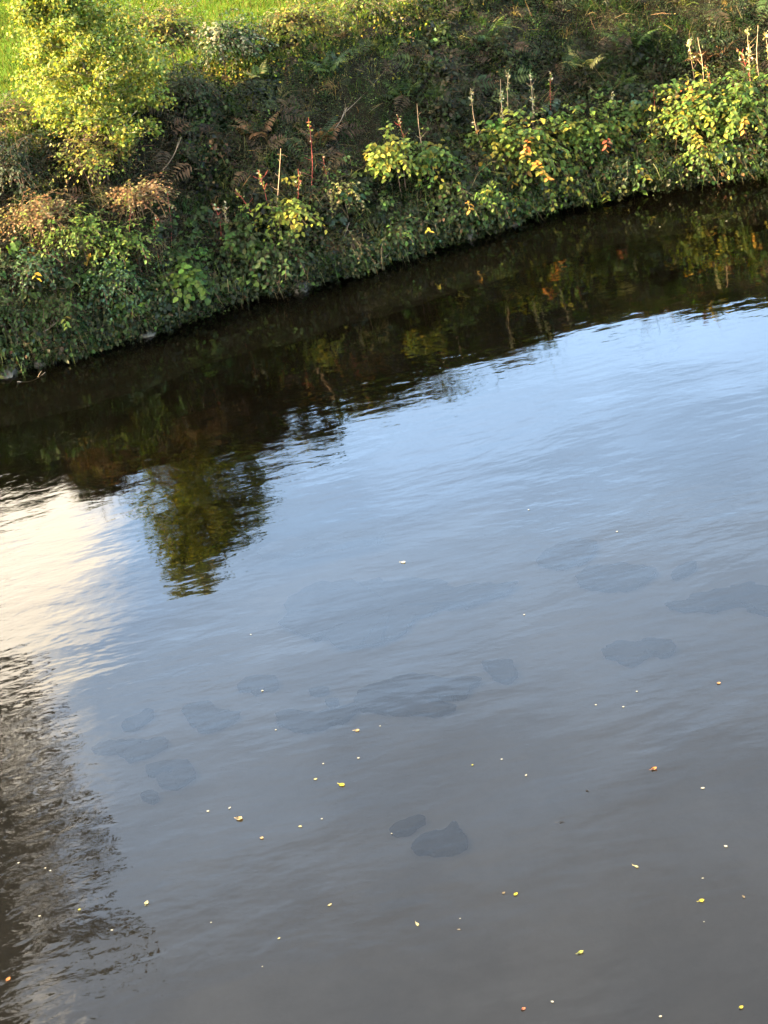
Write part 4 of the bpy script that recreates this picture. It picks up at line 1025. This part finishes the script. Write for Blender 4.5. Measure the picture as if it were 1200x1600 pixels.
floater('fallen_leaf', 'yellow leaf floating in the bottom right corner', 'leaf', 1.573, 8.936, 0.048, 0.045, 0.31, (0.55, 0.48, 0.05), 0.2, 'fallen leaves on the water')
floater('fallen_leaf', 'pale oval leaf floating over the very large faint stone', 'leaf', 0.084, 16.252, 0.077, 0.073, -0.45, (0.62, 0.6, 0.5), 0.08, 'fallen leaves on the water')
floater('fallen_leaf', 'orange tan leaf floating below the largest dark stone', 'leaf', -0.616, 13.243, 0.070, 0.062, -0.38, (0.5, 0.36, 0.18), 0.15, 'fallen leaves on the water')
floater('fallen_leaf', 'orange and white leaf floating at mid right', 'leaf', 2.433, 12.780, 0.053, 0.050, -0.23, (0.6, 0.34, 0.14), 0.15, 'fallen leaves on the water')
floater('fallen_leaf', 'slim white leaf floating right of the curled copper leaf', 'leaf', 1.938, 11.365, 0.048, 0.034, -0.21, (0.62, 0.6, 0.5), 0.1, 'fallen leaves on the water')
floater('fallen_leaf', 'slim white leaf floating above the bright yellow tailed leaf', 'leaf', 1.915, 10.602, 0.047, 0.036, -0.86, (0.62, 0.6, 0.5), 0.1, 'fallen leaves on the water')
floater('fallen_leaf', 'narrow pale leaf floating right of the small tan leaf', 'leaf', -1.171, 11.991, 0.049, 0.035, -0.35, (0.6, 0.55, 0.28), 0.1, 'fallen leaves on the water')
floater('fallen_leaf', 'narrow pale leaf floating left above the yellow leaf', 'leaf', -1.013, 12.625, 0.049, 0.039, -0.22, (0.6, 0.55, 0.28), 0.1, 'fallen leaves on the water')
floater('fallen_leaf', 'dull brown half sunk leaf beside the bright yellow one', 'leaf', 0.273, 10.608, 0.042, 0.040, 0.60, (0.22, 0.17, 0.1), 0.1, 'fallen leaves on the water')
floater('fallen_leaf', 'dull half sunk leaf right of the bright yellow tailed one', 'leaf', 1.883, 10.005, 0.056, 0.027, -1.37, (0.25, 0.2, 0.13), 0.1, 'fallen leaves on the water')
floater('floating_petal', 'white petal floating near the bottom edge right of the reddish leaf', 'petal', 0.414, 9.360, 0.036, 0.028, -0.95, (0.62, 0.6, 0.5), 0.15, 'white petals on the water')
floater('floating_petal', 'white petal floating at the bottom edge left of the corner leaf', 'petal', 1.063, 9.010, 0.033, 0.030, -0.18, (0.62, 0.6, 0.5), 0.1, 'white petals on the water')
floater('floating_petal', 'pale sliver floating below the slim curved pale leaf', 'petal', -1.388, 10.635, 0.038, 0.022, 0.51, (0.6, 0.55, 0.28), 0.1, 'white petals on the water')
floater('floating_petal', 'white sliver floating just above the crumpled tan leaf', 'petal', -1.739, 12.468, 0.049, 0.027, 0.83, (0.62, 0.6, 0.5), 0.1, 'white petals on the water')
floater('floating_petal', 'white petal floating left of the crumpled tan leaf', 'petal', -1.921, 12.489, 0.040, 0.038, -0.36, (0.62, 0.6, 0.5), 0.1, 'white petals on the water')
floater('floating_petal', 'white petal floating far above the yellow leaf, left one of two', 'petal', -0.936, 12.833, 0.029, 0.028, 0.56, (0.62, 0.6, 0.5), 0.1, 'white petals on the water')
floater('floating_petal', 'white petal floating above the yellow leaf, right one of two', 'petal', -0.637, 12.806, 0.035, 0.033, 0.56, (0.62, 0.6, 0.5), 0.1, 'white petals on the water')
floater('floating_petal', 'white petal floating below the yellow leaf', 'petal', -0.992, 12.033, 0.027, 0.026, -0.35, (0.62, 0.6, 0.5), 0.1, 'white petals on the water')
floater('floating_petal', 'white speck floating left of the wedge shaped stone', 'petal', -0.461, 11.633, 0.021, 0.020, -0.35, (0.62, 0.6, 0.5), 0.1, 'white petals on the water')
floater('floating_petal', 'white speck floating right of the little yellow green leaf', 'petal', 0.517, 12.335, 0.027, 0.026, -0.37, (0.62, 0.6, 0.5), 0.1, 'white petals on the water')
floater('floating_petal', 'round white speck floating below right of the little yellow green leaf', 'petal', 0.670, 12.035, 0.039, 0.028, 1.07, (0.62, 0.6, 0.5), 0.1, 'white petals on the water')
floater('floating_petal', 'white speck floating right of the very large faint stone', 'petal', 1.074, 14.644, 0.031, 0.030, -0.43, (0.62, 0.6, 0.5), 0.1, 'white petals on the water')
floater('floating_petal', 'white petal floating below the small pale edged stone', 'petal', -1.421, 14.265, 0.038, 0.036, -0.40, (0.62, 0.6, 0.5), 0.1, 'white petals on the water')
floater('floating_petal', 'white speck floating left of the very large faint stone', 'petal', -1.506, 15.397, 0.027, 0.026, -0.42, (0.62, 0.6, 0.5), 0.1, 'white petals on the water')
floater('floating_petal', 'white petal floating below the crescent stone', 'petal', -1.319, 13.536, 0.028, 0.027, 0.27, (0.62, 0.6, 0.5), 0.1, 'white petals on the water')
floater('floating_petal', 'white speck floating right of the orange tan leaf', 'petal', -0.414, 13.236, 0.023, 0.022, -0.38, (0.62, 0.6, 0.5), 0.1, 'white petals on the water')
floater('floating_petal', 'white speck floating far out, above the faint broken stone to its right', 'petal', 1.476, 16.847, 0.028, 0.027, -0.47, (0.62, 0.6, 0.5), 0.1, 'white petals on the water')
floater('floating_petal', 'white speck floating far out above the faint wide stone', 'petal', 2.224, 15.928, 0.033, 0.031, -0.46, (0.62, 0.6, 0.5), 0.1, 'white petals on the water')
floater('floating_petal', 'white speck floating below the brown stone in ruffled water', 'petal', 1.766, 12.920, 0.027, 0.026, -0.40, (0.62, 0.6, 0.5), 0.1, 'white petals on the water')
floater('floating_petal', 'white speck floating, left of the pair below the brown stone', 'petal', 1.399, 12.847, 0.027, 0.026, -0.39, (0.62, 0.6, 0.5), 0.1, 'white petals on the water')
floater('floating_petal', 'bright white petal floating, right of the pair below the brown stone', 'petal', 1.609, 12.728, 0.032, 0.031, -0.39, (0.62, 0.6, 0.5), 0.1, 'white petals on the water')
floater('floating_petal', 'white petal floating in the dark reflection low at the left edge', 'petal', -3.244, 11.532, 0.038, 0.025, -0.33, (0.62, 0.6, 0.5), 0.1, 'white petals on the water')
floater('floating_petal', 'white petal floating below the olive yellow leaf at lower left', 'petal', -2.654, 11.158, 0.037, 0.024, -0.32, (0.62, 0.6, 0.5), 0.1, 'white petals on the water')
floater('floating_petal', 'white speck floating right of the cream two pointed leaf', 'petal', -1.892, 10.994, 0.021, 0.020, -0.33, (0.62, 0.6, 0.5), 0.1, 'white petals on the water')
floater('floating_petal', 'white speck floating in the lower left, upper of a close pair', 'petal', -3.254, 12.166, 0.029, 0.027, -0.34, (0.62, 0.6, 0.5), 0.1, 'white petals on the water')
floater('floating_petal', 'white speck floating in the lower left, lower of a close pair', 'petal', -3.208, 12.115, 0.029, 0.027, -0.34, (0.62, 0.6, 0.5), 0.1, 'white petals on the water')
floater('floating_petal', 'white speck floating at the left edge beside the close pair', 'petal', -3.490, 12.321, 0.032, 0.029, -0.06, (0.62, 0.6, 0.5), 0.1, 'white petals on the water')
floater('floating_petal', 'white speck floating near the bottom, left of middle', 'petal', -1.518, 10.356, 0.019, 0.018, -0.32, (0.62, 0.6, 0.5), 0.1, 'white petals on the water')
floater('floating_petal', 'white speck floating right of the almond shaped leaf', 'petal', -0.072, 10.423, 0.019, 0.018, -0.33, (0.62, 0.6, 0.5), 0.1, 'white petals on the water')
floater('fallen_leaf', 'thin brown leaf floating under the speck right of the almond leaf', 'leaf', -0.097, 10.305, 0.043, 0.021, -0.45, (0.3, 0.26, 0.2), 0.05, 'fallen leaves on the water')
floater('floating_petal', 'white speck floating just above the bright yellow tailed leaf', 'petal', 1.668, 10.298, 0.027, 0.022, -0.34, (0.62, 0.6, 0.5), 0.1, 'white petals on the water')
floater('floating_petal', 'white speck floating just below the bright yellow tailed leaf', 'petal', 1.559, 9.833, 0.017, 0.017, -0.33, (0.62, 0.6, 0.5), 0.1, 'white petals on the water')
floater('floating_petal', 'white speck floating on the dark water off the right hand shrubs', 'petal', 4.858, 25.431, 0.052, 0.050, -0.67, (0.62, 0.6, 0.5), 0.1, 'white petals on the water')
floater('floating_petal', 'white speck floating on dark water near the right edge', 'petal', 5.758, 25.036, 0.050, 0.048, -0.68, (0.62, 0.6, 0.5), 0.1, 'white petals on the water')
floater('floating_twig', 'short dark twig floating left of the slim white leaf', 'twig', 1.091, 11.652, 0.052, 0.026, -0.51, (0.03, 0.025, 0.02), 0.02, 'twigs on the water')
floater('floating_twig', 'longer dark twig floating below the short dark one', 'twig', 0.827, 11.316, 0.083, 0.025, -0.12, (0.03, 0.025, 0.02), 0.02, 'twigs on the water')
